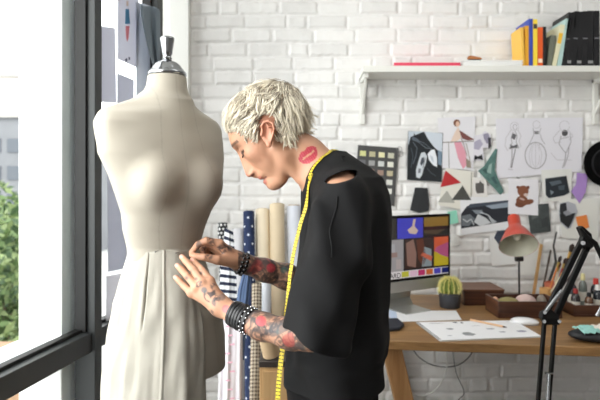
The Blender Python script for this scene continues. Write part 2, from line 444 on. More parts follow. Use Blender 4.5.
def leafy(name, label, cat, x, y, z0, h, r, seed, cols=((52, 74, 44), (84, 106, 62), (120, 136, 90)), trunk=True, n=1500, leaf=.12):
    rg = np.random.default_rng(seed); t = thing(name, label, cat, (x, y, z0))
    b = MB()
    cm = [mat('leaf_%d_%d_%d' % c, c, .6, trans=.25) for c in cols]
    lobes = [(rg.normal(0, r*.42), rg.normal(0, r*.4), h-r+rg.normal(0, r*.45), r*rg.uniform(.35, .6)) for _ in range(9)]
    for i in range(n):
        lx, ly, lz, lr = lobes[rg.integers(9)]
        d = rg.normal(0, 1, 3); d /= np.linalg.norm(d); q = Vector((x+lx+d[0]*lr, y+ly+d[1]*lr, z0+lz+d[2]*lr))
        e1 = Vector(rg.normal(0, 1, 3)).normalized(); e2 = e1.orthogonal().normalized(); s = leaf*rg.uniform(.6, 1.3)
        b.use(cm[min(2, int(rg.integers(3)))])
        b.add([q-e1*s, q+e2*s*.45, q+e1*s, q-e2*s*.45], [(0, 1, 2, 3)])
    b.build('foliage', parent=t, smooth=False)
    if trunk: MB().tube([(x, y, z0), (x+.05, y, z0+h*.5), (x, y, z0+h-r)], [.14, .11, .05]).build('trunk', mat('bark', (92, 78, 62), .9), t)
leafy('street_tree', 'broad green tree outside in front of the office block', 'tree', -5.55, 10.2, -3.2, 3.5, 1.2, 1)
leafy('street_tree', 'taller green tree outside nearest the left picture edge', 'tree', -8.6, 15.6, -3.2, 3.9, 1.5, 2, n=1700, leaf=.15)
leafy('street_tree', 'darker tree outside partly behind the white fin', 'tree', -9.9, 18.6, -3.2, 3.5, 1.3, 3, ((50, 78, 40), (80, 112, 52), (120, 146, 80)))
leafy('garden_shrub', 'low green shrub outside over the brown wall', 'shrub', -4.5, 9.3, -3.2, 2.1, .8, 4, trunk=False, n=900)
bw = MB().box((-9.5, 7.5, -3.2), (-3.2, 7.75, -1.05)).box((-9.55, 7.45, -1.05), (-3.15, 7.8, -.97)).build('garden_wall', mat('garden_wall', (140, 112, 88), .9, var=.2), bevel=.01)
tag(bw, 'low brown garden wall outside below the trees', 'wall')

# ---- sheets taped on the far window bay
def sheet_on_glass(name, label, cat, poly, rgb, o=.004, shapes=(), th=.0008, group=None, trans=.42):
    pts = [win_pt(x, y, -.045+o) for x, y in poly]
    b = MB().use(mat('paper_%d_%d_%d' % tuple(rgb), rgb, .85, trans=trans)); b.prism(pts, NI*th)
    for sp, c in shapes:
        b.use(flat(c)); b.prism([win_pt(x, y, -.045+o+th) for x, y in sp], NI*.0004)
    return tag(b.build(name, smooth=False), label, cat, group)
LV = (214, 215, 224); LV2 = (204, 206, 216)
S = sheet_on_glass
S('paper_sheet', 'lavender grey sheet taped high on the glass beside the dark post', 'paper', [(101, 26), (115, 28), (116.5, 103), (101, 102)], LV, group='sheets on the far window')
S('pattern_drawing', 'tall sheet on the glass with a small blue and red figure', 'drawing', [(117.5, -12), (139, -12), (137.5, 68), (117.5, 59)], LV, .006,
  [([(125.5, 9), (129, 9), (130, 24), (125, 24)], (70, 130, 170)), ([(125.5, 26), (129.5, 26), (128.5, 38), (127, 42), (126, 37)], (220, 130, 140)), ([(126.3, 1), (128.3, 1), (128.3, 6), (126.3, 6)], (205, 185, 175)), ([(125, 59), (127, 58), (127.5, 61), (125.5, 62)], (90, 90, 110)), ([(128.4, 57), (130, 57), (130, 60), (128.6, 60)], (90, 90, 110))])
S('paper_sheet', 'lavender sheet below the figure drawing on the glass', 'paper', [(117, 73), (134, 80), (133, 150), (117, 152)], LV2, .008, group='sheets on the far window')
S('paper_sheet', 'long bluish sheet hanging low on the glass beside the dress form', 'paper', [(106.5, 112), (126, 116), (127, 268), (108, 272)], LV2, .005, group='sheets on the far window')
S('paper_sheet', 'wide grey sheet on the glass behind the dress form shoulder', 'paper', [(136, 2), (159, 8), (158, 150), (136, 154)], (206, 210, 218), .011, group='sheets on the far window')
S('paper_sheet', 'white sheet on the glass below the bluish sheet', 'paper', [(106, 276), (124, 273), (124, 318), (106, 322)], (225, 225, 230), .004, group='sheets on the far window')
# draped grey cloth hanging from a hook on the post
def hanging_cloth():
    b = MB(); prof = [(139.5, 3), (140.5, 12), (142.5, 24), (145.5, 38), (149, 52), (153, 66), (157, 80), (159, 88)]
    vs = []; n = 9
    for i, (xl, y) in enumerate(prof):
        for k in range(n):
            t = k/(n-1); x = xl*(1-t)+160.5*t; vs.append(win_pt(x, y+6*t*(i < 2)+math.sin(t*7+i*.3)*1.0, .0+.014*math.sin(t*9+i*.25)))
    fs = [(i*n+k, i*n+k+1, (i+1)*n+k+1, (i+1)*n+k) for i in range(len(prof)-1) for k in range(n-1)]
    b.add(vs, fs); o = b.build('hanging_cloth', mat('slate_cloth', (118, 130, 140), .9, bump=.2, bscale=600), solid=.003, subsurf=1)
    tag(o, 'slate grey cloth draped from the window post above the dress form', 'cloth')
hanging_cloth()
# ------------------------------------------------------------------ shelf and what stands on it
shelf_white = mat('shelf_paint', (226, 226, 220), .5)
def WB(px, py, o=.016): return W(px, py, YW-o)
SZ = CZ-(65.5-HY)*2.63/F; SB = SZ-.031
t = thing('wall_shelf', 'long white wooden wall shelf carrying books and binders', 'shelf', (1.0, 2.74, SB))
MB().box((.307, 2.63, SB), (1.95, 2.838, SZ)).build('board', shelf_white, t, bevel=.003)
for bx in (.327, 1.545):
    k = MB().box((bx-.012, 2.815, SB-.235), (bx+.012, 2.838, SB)).box((bx-.012, 2.66, SB-.022), (bx+.012, 2.838, SB))
    k.prism([(bx-.007, 2.82, SB-.19), (bx-.007, 2.82, SB-.16), (bx-.007, 2.69, SB-.012), (bx-.007, 2.67, SB-.02)], (.014, 0, 0))
    k.build('bracket', shelf_white, t, bevel=.002)
def book(name, label, px0, px1, pytop, lean, cover, depth=.16, d0=2.66, cat='book', group=None, band=None, page=True, dm=None):
    """upright book: spine towards the room, lean = sideways shift of its top in metres"""
    d = d0; x0 = (px0-300)*d/F; x1 = (px1-300)*d/F; h = (65.5-pytop)*d/F; w = x1-x0
    t = thing(name, label, cat, ((x0+x1)/2, d+depth/2, SZ), group)
    a = math.atan2(lean, h); M = Matrix.Translation((x0 if lean < 0 else x1, d, SZ+.0005)) @ Matrix.Rotation(a, 4, 'Y')
    off = 0 if lean < 0 else -w
    M = M @ Matrix.Translation((off, 0, 0))
    c = flat(cover, .45); th = min(.003, w*.22)
    b = MB().box((0, 0, 0), (th, depth, h), M).box((w-th, 0, 0), (w, depth, h), M).box((th, 0, 0), (w-th, .003, h), M)
    b.build('cover', c, t, smooth=False)
    MB().box((th, .004, .003), (w-th, depth-.004, h-.003), M).build('page_block', flat((232, 226, 210)) if page else c, t, smooth=False)
    if band:
        for z0, z1, col in band: MB().box((.0015, -.0006, h*z0), (w-.0015, 0, h*z1), M).build('spine_label', flat(col, .5), t, smooth=False)
    return t
book('book', 'wide pale yellow book at the left end of the upright books', 522.2, 524.9, 26, -.008, (240, 190, 80), depth=.12, group='books on the wall shelf')
book('book', 'golden ochre book beside the wide pale yellow one', 525.2, 528.8, 24.5, 0, (222, 160, 40), group='books on the wall shelf')
book('book', 'tall blue book standing between yellow books', 529, 532.8, 17.5, 0, (52, 74, 170), group='books on the wall shelf')
book('book', 'bright yellow book right of the blue one', 533.2, 537.4, 18, 0, (244, 212, 60), group='books on the wall shelf', band=[(.8, .9, (60, 60, 60))])
book('book', 'orange red book on the shelf', 537.9, 542.8, 26, 0, (226, 92, 34), group='books on the wall shelf', band=[(.1, .2, (245, 225, 200))])
book('book', 'thin black book beside the orange red one', 543.2, 546.2, 25.5, 0, (28, 28, 30), group='books on the wall shelf')
book('book', 'short grey green book leaning behind the pale ones', 547, 551.5, 34, .022, (108, 112, 98), group='books on the wall shelf')
book('book', 'cream book with a yellow patch leaning right', 551.8, 556.2, 23, .045, (222, 218, 184), group='books on the wall shelf', band=[(.55, .8, (240, 190, 60))])
book('book', 'pale teal book leaning against the black binders', 556.8, 561, 17, .048, (178, 208, 204), group='books on the wall shelf')
xb = 561.6
for i, (w, top, lean, lab) in enumerate([(4.8, 11, .036, 'slim black folder leaning next to the pale teal book'), (4.6, 11, .028, 'second black folder from the pale teal book'),
        (5.0, 10, .018, 'third black folder from the pale teal book'), (5.2, 10.5, .012, 'fourth black folder from the pale teal book'), (5.6, 10, .006, 'fifth black folder from the pale teal book'),
        (6, 9.5, .0, 'upright black folder near the shelf end'), (6, 9.5, 0, 'last black folder at the shelf end')]):
    book('binder', lab, xb, xb+w-.4, top, lean, (24, 24, 27), depth=.17, cat='folder', group='black folders on the wall shelf', page=False, band=[(.06, .11, (150, 150, 150))] if i % 2 else [(.5, .52, (120, 120, 125))])
    xb += w+.2
# stack of paper, pink folder, stapler
for k in range(5):
    dx = random.uniform(-.004, .004); z = SZ+k*.0062
    o = MB().box((.80+dx, 2.65+abs(dx), z+.0004), (1.094+dx, 2.83, z+.0058)).build('paper_ream', flat((238, 238, 236)), smooth=False)
    tag(o, ['bottom', 'second lowest', 'middle', 'second highest', 'topmost'][k]+' white ream in the paper stack on the shelf', 'paper', 'paper reams on the wall shelf')
pf = thing('pink_folder', 'flat pinkish red folder lying on the wall shelf', 'folder', (.63, 2.72, SZ))
MB().prism([(.455, 2.645, SZ+.001), (.80-.01, 2.645, SZ+.001), (.785, 2.80, SZ+.001), (.50, 2.80, SZ+.001)], (0, 0, .004)).prism([(.47, 2.65, SZ+.014), (.775, 2.65, SZ+.014), (.77, 2.80, SZ+.014), (.50, 2.80, SZ+.014)], (0, 0, .004)).box((.46, 2.643, SZ+.002), (.785, 2.649, SZ+.017)).build('cover', flat((222, 62, 92), .4), pf, smooth=False)
MB().box((.475, 2.652, SZ+.006), (.77, 2.79, SZ+.0135)).build('page_block', flat((235, 225, 225)), pf, smooth=False)
st = thing('stapler', 'small dark stapler on top of the shelf paper stack', 'stapler', (.87, 2.7, SZ+.031)); z = SZ+.0316
MB().box((.835, 2.68, z), (.90, 2.705, z+.009)).build('base', flat((40, 42, 50), .4), st, bevel=.002)
MB().prism([(.835, 2.682, z+.012), (.905, 2.682, z+.012), (.90, 2.682, z+.02), (.85, 2.682, z+.030), (.836, 2.682, z+.026)], (0, .02, 0)).build('arm', flat((176, 110, 60), .4), st, bevel=.002)

# ------------------------------------------------------------------ things pinned to the brick wall
def poly_wall(name, label, cat, poly, rgb, o=.014, shapes=(), lines=(), th=.0012, group=None, rough=.85, var=0):
    pts = [WB(x, y, o) for x, y in poly]
    b = MB().use(mat('pinned_%d_%d_%d_%d' % (*rgb, int(var*100)), rgb, rough, var=var, vscale=40)); b.prism(pts, (0, -th, 0))
    e = o+th
    for sp, c in shapes:
        e += .0003; b.use(flat(c)); b.prism([WB(x, y, e) for x, y in sp], (0, -.0003, 0))
    for pl_, w, c in lines:
        b.use(flat(c)); P = [WB(x, y, e+.0004) for x, y in pl_]
        for p, q in zip(P[:-1], P[1:]):
            dd = (q-p); 
            if dd.length < 1e-6: continue
            nn = Vector((-dd.z, 0, dd.x)).normalized()*w*.5*YW/F
            b.prism([p-nn, p+nn, q+nn, q-nn], (0, -.0002, 0))
    ob = b.build(name, smooth=False)
    return tag(ob, label, cat, group)
def oval(cx, cy, rx, ry, a0=0, a1=360, n=20, rot=0):
    out = []
    for i in range(n+(a1-a0 < 360)):
        w = math.radians(a0+(a1-a0)*i/n); x, y = rx*math.cos(w), ry*math.sin(w); r = math.radians(rot)
        out.append((cx+x*math.cos(r)-y*math.sin(r), cy+x*math.sin(r)+y*math.cos(r)))
    return out
PW = poly_wall
# colour card
t = thing('swatch_card', 'dark grey card with rows of beige and white fabric swatches', 'swatch card', WB(378, 176))
MB().prism([WB(358, 145, .016), WB(398.3, 148, .016), WB(394.3, 206, .016), WB(354, 202, .016)], (0, -.004, 0)).build('card', flat((74, 74, 74)), t, smooth=False)
sw = [[(212, 212, 150), (186, 180, 146), (226, 222, 180), (196, 196, 176)], [(112, 112, 116), (158, 158, 158), (206, 208, 206), (226, 226, 214)],
      [(180, 176, 170), (186, 150, 140), (160, 134, 120), (190, 180, 150)], [(200, 190, 170), (190, 180, 160), (205, 190, 152), (214, 214, 208)], [(200, 200, 200), (190, 190, 190), (226, 226, 226), (224, 224, 218)]]
for r in range(5):
    for c in range(4):
        x = 363+c*9.35-r*.55; y = 153.2+r*8.9+c*.75
        MB().prism([WB(x-3, y-2.6, .0202), WB(x+3, y-2.2, .0202), WB(x+2.8, y+3, .0202), WB(x-3.2, y+2.6, .0202)], (0, -.002, 0)).build('swatch', flat(sw[r][c]), t, smooth=False)
b = MB()
for cx_, cy_ in ((399.5, 149.5), (400.5, 154)): b.tube([WB(x, y, .02) for x, y in oval(cx_, cy_, 2.6, 2.8)]+[WB(cx_+2.6, cy_, .02)], .0012, 6)
b.build('ring', mat('dull_steel', (140, 140, 140), .35, .9), t)
PW('horse_photo', 'black and white photo of horse heads pinned left of the sketches', 'photograph', [(408, 131), (443, 133), (441.5, 182), (407, 180)], (34, 38, 42), .016,
   [([(408.3, 131.3), (424, 131.5), (410.5, 137), (408.3, 146)], (196, 206, 216)), ([(424, 131.5), (442.5, 133.3), (442, 154), (434, 147), (428, 139)], (206, 214, 224)),
    ([(421, 153), (424.5, 152), (427, 156), (426, 163), (423.5, 169), (422, 175), (419.5, 178.5), (416.2, 177), (416, 170), (418.5, 161)], (206, 212, 218)),
    ([(421.5, 158), (424, 157), (424, 162), (421.5, 166), (420, 164)], (70, 76, 84)), ([(418.5, 168), (421, 169), (420.5, 173), (418, 173)], (120, 126, 134)),
    ([(427.5, 154), (431, 150), (434.5, 149.5), (437, 158), (437, 167), (433, 165), (429, 160)], (232, 236, 242)),
    ([(430, 155), (433, 157), (434, 163), (431, 160)], (196, 204, 214)), ([(414, 133), (416, 136.5), (413, 138.5)], (24, 26, 30)), ([(419, 134), (421.5, 138), (418, 139)], (24, 26, 30)),
    ([(438, 150), (442, 152), (441.5, 166), (438, 164)], (120, 140, 158)),
    ([(412, 136), (418, 139), (421, 144), (417, 142), (412, 140)], (90, 98, 108))], 
   [([(413, 142), (417, 148), (416, 156), (413, 164)], .8, (92, 100, 110)), ([(411, 148), (413, 156), (411, 168)], .7, (70, 78, 88)), ([(421, 144), (426, 148), (432, 149)], .7, (110, 118, 128)), ([(417, 140), (424, 143), (430, 148)], .6, (96, 104, 114)), ([(427, 168), (431, 173), (436, 176)], .6, (78, 84, 92)), ([(425, 158), (423, 168)], .5, (60, 64, 70))])
PW('fabric_swatch', 'black flared fabric swatch pinned below the horse photo', 'fabric swatch', [(415, 187.5), (427.5, 188), (429.5, 205), (428.5, 211), (419, 213), (410, 210)], (44, 46, 48), .016)
PW('fashion_sketch', 'fashion sketch of a leaning figure with a brown sleeve and pink skirt', 'drawing', [(437.5, 118), (475.5, 116.5), (474.5, 140), (473, 170), (440, 168)], (230, 229, 234), .015,
   [([(454, 142), (461, 142), (465.5, 152), (467, 165), (463, 169), (458, 158)], (226, 160, 176)), ([(450, 143), (455, 132), (458, 127), (460, 131), (461, 138), (456, 142)], (228, 206, 190)),
    (oval(456.8, 123, 3.4, 3.6), (120, 74, 52)), (oval(457.6, 124, 2.0, 2.8), (224, 190, 168)), ([(459, 130), (464, 133), (470, 137), (474.5, 139.5), (468, 140.5), (462, 138.5)], (122, 74, 70)),
    ([(466, 158), (471, 162), (471, 168), (466.5, 167.5)], (150, 140, 126))],
   [([(443, 142.5), (474, 141)], .9, (150, 144, 140)), ([(448.5, 143), (449, 168)], .7, (160, 156, 152)), ([(466, 143), (469, 155), (471, 168)], .7, (170, 160, 150)), ([(461, 138), (463, 142), (467, 156)], .6, (150, 120, 110))])
PW('paper_sheet', 'cream sheet pinned behind three small fabric triangles', 'paper', [(446, 168), (474, 172), (470, 211), (438, 205)], (228, 226, 216), .0175, group='sheets on the brick wall')
PW('fabric_triangle', 'red fabric triangle pinned on the cream sheet', 'fabric swatch', [(440.5, 187.2), (445.5, 170.6), (460.8, 182.6)], (186, 48, 52), .0205, group='fabric triangles')
PW('fabric_triangle', 'charcoal fabric triangle pinned on the cream sheet', 'fabric swatch', [(451.5, 200), (462.5, 185.5), (471.3, 200)], (80, 80, 76), .0205, group='fabric triangles')
PW('fabric_triangle', 'pale grey fabric triangle pinned on the cream sheet', 'fabric swatch', [(438, 202), (446.8, 190.5), (455, 203)], (176, 176, 168), .0200, group='fabric triangles')
PW('torn_print', 'torn lilac and dark print with a black bow shape', 'picture', [(474, 136), (482, 134), (485, 131), (490, 134), (492, 141), (490, 148), (483, 148), (484, 160), (473, 161)], (224, 222, 230), .017,
   [([(474, 142), (480, 139), (483, 144), (479, 150), (474, 149)], (176, 172, 192)), ([(483, 134), (488, 133), (491, 140), (487, 144), (484, 139)], (150, 146, 166)), ([(488, 138), (491, 137.5), (491, 147), (488.5, 149)], (54, 52, 60)), ([(474.5, 155), (478, 156.5), (482, 154.5), (483, 160), (478, 159), (474, 160.5)], (36, 36, 42))])
PW('fabric_swatch', 'green patterned fabric scrap cut like a long triangle', 'fabric swatch', [(495.4, 148.5), (497.4, 149.3), (495.6, 160), (494.6, 170), (499, 181), (504, 191), (500.5, 195), (490, 184), (478, 171), (484, 166)], (92, 128, 122), .022, 
   [([(489, 165), (492, 163), (491, 174), (487, 172)], (150, 176, 170)), ([(494, 176), (498, 184), (495, 184), (491, 178)], (62, 92, 92)), ([(482, 170), (486, 168), (487, 174)], (60, 90, 88))], var=.3)
PW('small_sketch', 'small white card with a dark shirt drawing', 'drawing', [(473, 177), (486, 179.5), (488, 197), (472, 197)], (228, 226, 222), .0195,
   [([(475.5, 183), (479, 183), (480, 180.5), (482, 183), (484, 184), (484, 193), (477, 193.5), (475.5, 190)], (92, 90, 88))], [([(471.5, 172), (471, 197)], .7, (150, 148, 140))])
PW('sticky_note', 'small mint green note stuck beside the monitor corner', 'note', [(447.3, 212), (456.5, 210), (458.5, 223), (449.5, 224.5)], (146, 214, 190), .021)
PW('landscape_photo', 'black and white rocky shore photo with a white border', 'photograph', [(460, 200), (467.5, 197), (510.6, 193), (511.5, 229), (461.5, 235)], (232, 233, 236), .0185,
   [([(467, 206), (510, 200), (510.5, 221), (461, 228.6), (461, 214)], (40, 44, 52)), ([(484, 205), (510, 202), (510.2, 207), (492, 209)], (150, 162, 176)), ([(470, 204), (510, 200), (510, 202), (484, 206), (467, 208)], (64, 72, 84)),
    ([(478, 214), (486, 218), (491, 223), (480, 226), (474, 222)], (206, 210, 214)), ([(462, 216), (470, 214), (475, 219), (469, 226), (462, 226)], (108, 114, 120)), ([(472, 210), (482, 210), (484, 214), (476, 214)], (130, 138, 146)), ([(488, 216), (497, 222), (492, 224)], (170, 176, 182))],
   [([(463, 219), (467, 222), (471, 219), (474, 225)], 1, (190, 194, 198)), ([(480, 212), (488, 215), (494, 221)], .8, (200, 205, 210))])
# large sheet with three figure sketches
G1, G2, G3 = (168, 166, 170), (128, 126, 130), (196, 194, 198)
fig = []
fig += [(oval(514.5, 126.5, 4.2, 4.4), .5, G3), (oval(515, 127, 2, 2.6), .5, G1), ([(511, 130), (506, 138), (505, 146), (508, 151)], .6, G3), ([(518, 130), (521, 136), (519, 141), (521, 147)], .6, G3),
        ([(513, 132), (511, 138), (512, 143), (509, 149), (514, 148), (519, 148), (516, 142), (517, 136), (515, 131)], .7, G1), ([(512, 149), (512, 158), (510.5, 168)], .9, G1), ([(515.5, 149), (513.5, 158), (511.5, 168)], .8, G2), ([(508, 169), (513, 170)], .7, G3)]
fig += [(oval(536.5, 124.5, 3.6, 3.8), .5, G3), ([(533, 128), (534, 134), (536, 131), (539, 134), (541, 128)], .6, G1), ([(534, 134), (531, 141), (529, 144)], .6, G1), ([(540, 134), (542, 140), (545, 144)], .6, G1), (oval(535.6, 155.5, 10.6, 13.2)+[(546.2, 155.5)], .9, G1),
        ([(532, 144), (529, 155), (531, 167)], .45, G3), ([(535.6, 143), (535.6, 168)], .45, G3), ([(539, 144), (542, 155), (540, 167)], .45, G3), (oval(535.6, 155, 4, 12), .4, G3)]
fig += [(oval(564.5, 126, 5, 5.2), .5, G3), ([(560, 130), (553, 138), (555, 143), (561, 142)], .6, G3), ([(568, 130), (573, 136), (569, 140)], .6, G3), ([(561, 136), (559, 144), (563, 150), (566, 153), (571, 142), (570, 134)], .7, G1), ([(560, 139), (569, 137)], .6, G1), ([(566, 152), (565, 160), (562.5, 168)], .8, G1), ([(569, 146), (568, 156), (564, 167)], .6, G1), ([(551, 153), (557, 160), (572, 160)], .5, G3)]
PW('sketch_sheet', 'large white sheet with three pencil drawings of gowns', 'drawing', [(495.8, 118.6), (583, 117.5), (581.5, 171.5), (497, 178.5)], (228, 227, 234), .0165,
   [([(512.5, 133), (516.5, 135), (514.5, 140), (511.5, 138)], (104, 102, 106)), ([(510, 144), (513, 146), (517.5, 144), (517.5, 148), (510, 148.5)], (96, 94, 98)), ([(534, 131), (539, 131), (538, 134), (535, 134)], (120, 118, 122)), (oval(564.8, 133, 3, 3.2), (86, 84, 88))], fig)
PW('bear_print', 'white sheet with a small brown seated bear figure', 'picture', [(508.5, 178.2), (538.3, 179.5), (538, 215.5), (508, 214)], (232, 231, 236), .0205,
   [(oval(522, 201, 6, 5.5), (126, 78, 56)), (oval(529, 202, 4.8, 2.6, rot=-15), (126, 78, 56)), (oval(519.5, 205, 4.6, 2.4, rot=10), (112, 68, 48)), (oval(523, 191, 5.6, 5.4), (136, 84, 60)), (oval(518, 187.4, 1.6, 1.6), (118, 70, 50)), (oval(528, 187.4, 1.6, 1.6), (118, 70, 50)), (oval(525.8, 194.8, 2.2, 1.6), (214, 190, 180)), (oval(522, 199, 3, 1.0, rot=20), (200, 170, 160))])
PW('paper_sheet', 'white sheet pinned behind the dark glossy photo', 'paper', [(541, 170), (572, 169), (571, 201), (543, 202)], (226, 226, 222), .0175, group='sheets on the brick wall')
PW('dark_photo', 'dark glossy photo with grey patches right of the bear print', 'photograph', [(545.2, 178.6), (566.3, 175.8), (569.6, 192.5), (564, 195.5), (549, 198.3), (545.8, 195)], (40, 46, 52), .0205,  # lighter grey shapes laid over the dark ground
   [([(549, 182), (560, 180), (562, 183), (552, 186)], (90, 100, 108)), ([(550, 190), (554, 192), (551, 195)], (128, 138, 146)), ([(558, 186), (565, 185), (564, 190), (559, 190)], (74, 84, 92))])
PW('fabric_swatch', 'lilac fabric scrap with a pointed end beside the black hat', 'fabric swatch', [(577, 172.6), (587.6, 174.2), (586.8, 184), (585.6, 192), (579.4, 203.4), (575, 197), (571, 191.4), (576, 184)], (174, 140, 206), .0215)
PW('dark_print', 'dark mottled square print pinned right of the red lamp', 'picture', [(527, 205), (548.5, 203.5), (550.8, 231.5), (530.5, 234)], (72, 78, 78), .019,
   [([(531, 212), (540, 209), (538, 217), (532, 220)], (96, 102, 100)), ([(541, 220), (548, 216), (548, 226), (542, 228)], (56, 60, 62))], var=.3)
PW('paper_sheet', 'broad white sheet pinned right of the cut out portrait', 'paper', [(560, 200), (599, 198), (598, 240), (562, 238)], (228, 228, 222), .0165, group='sheets on the brick wall')
PW('portrait_cutout', 'black and white cut out portrait with clipped corners', 'photograph', [(560.5, 203), (568, 201.5), (575, 204), (577.5, 212), (574, 220), (570.5, 228), (567, 229), (560, 222), (558.8, 212)], (176, 178, 186), .0195,
   [([(560, 204), (566, 202.6), (567, 210), (562, 216), (559.6, 212)], (40, 42, 48)), ([(559.5, 214), (566, 214), (575.5, 213), (572, 222), (568.5, 228.3), (560.5, 221.5)], (34, 36, 40)), ([(563, 212), (568, 210), (572, 214), (566, 216)], (150, 152, 160))])
PW('sticky_note', 'orange note pinned beside the cut out portrait', 'note', [(575.6, 217), (586.5, 214.8), (589.2, 227.5), (578.8, 230)], (232, 138, 72), .0225)
PW('dark_print', 'dark blue print scrap partly behind the red lamp shade', 'picture', [(494, 238), (497, 231), (509, 230), (509, 247), (500, 246)], (58, 66, 80), .019)
PW('paper_sheet', 'white sheet taped behind the red lamp', 'paper', [(489, 236), (512, 234), (516, 264), (492, 266)], (230, 230, 228), .0165, group='sheets on the brick wall')
PW('paper_sheet', 'white sheet taped low right of the red lamp', 'paper', [(516, 236), (541, 238), (541, 276), (520, 275)], (230, 230, 226), .0170, group='sheets on the brick wall')
# light switch under the note
t = thing('light_switch', 'small white wall switch right of the monitor', 'switch', WB(455.5, 241, .014))
MB().box(WB(452, 246, .022), WB(459, 234.5, .012)).build('plate', flat((224, 224, 220), .4), t, bevel=.002)
MB().box(WB(453.8, 243.4, .026), WB(457.2, 237, .021)).build('rocker', flat((214, 214, 210), .3), t, bevel=.001)
# black hat hung on the wall
t = thing('black_hat', 'round black felt hat hanging on the brick wall', 'hat', WB(604.5, 163, .02))
hm = mat('black_felt', (9, 9, 10), .95, spec=.1)
MH = Matrix.Rotation(PI/2, 4, 'X')
hc = W(608, 163.5, 2.80)
MB().lathe([(.0, .0), (.085, .0), (.118, .004), (.121, .008), (.118, .011), (.08, .010), (.0, .010)], 40, MH, hc+Vector((0, .02, 0))).build('brim', hm, t)
MB().lathe([(.0, .0), (.080, .0), (.078, .03), (.072, .07), (.055, .085), (.0, .078)], 40, MH, hc+Vector((0, .012, 0))).build('crown', hm, t)
MB().lathe([(.0, .0), (.0815, .0), (.0805, .018), (.0, .018)], 40, MH, hc+Vector((0, .0095, 0))).build('hat_band', flat((22, 21, 23), .8), t)

# ------------------------------------------------------------------ desk
DZ = .74
dw = wood('desk_oak', (122, 90, 54), (170, 130, 84), 0, .42, .8)
t = thing('work_desk', 'long oak work desk against the brick wall', 'desk', (1.1, 2.4, 0))
MB().prism([(.300, 2.01, DZ-.034), (2.2, 1.80, DZ-.034), (2.2, 2.83, DZ-.034), (.36, 2.83, DZ-.034)], (0, 0, .034)).build('desktop', dw, t, bevel=.003)
dl = wood('desk_leg_wood', (138, 98, 60), (172, 132, 88), 2, .45, .8)
for (xa, ya, sx, sy) in ((.345, 2.06, 1, 0), (.40, 2.74, 1, 0), (2.15, 1.90, -1, 0), (2.15, 2.74, -1, 0)):
    b = MB(); z1 = DZ-.034; x1 = xa+sx*.17
    b.add([(xa-.038, ya-.03, z1), (xa+.038, ya-.03, z1), (xa+.038, ya+.03, z1), (xa-.038, ya+.03, z1), (x1-.03, ya-.03, 0), (x1+.03, ya-.03, 0), (x1+.03, ya+.03, 0), (x1-.03, ya+.03, 0)],
          [(0,1,2,3), (7,6,5,4), (0,4,5,1), (1,5,6,2), (2,6,7,3), (3,7,4,0)])
    b.build('leg', dl, t, bevel=.003)
def D(px, py, z=DZ): 
    d = (CZ-z)*F/(py-HY); return W(px, py, d)

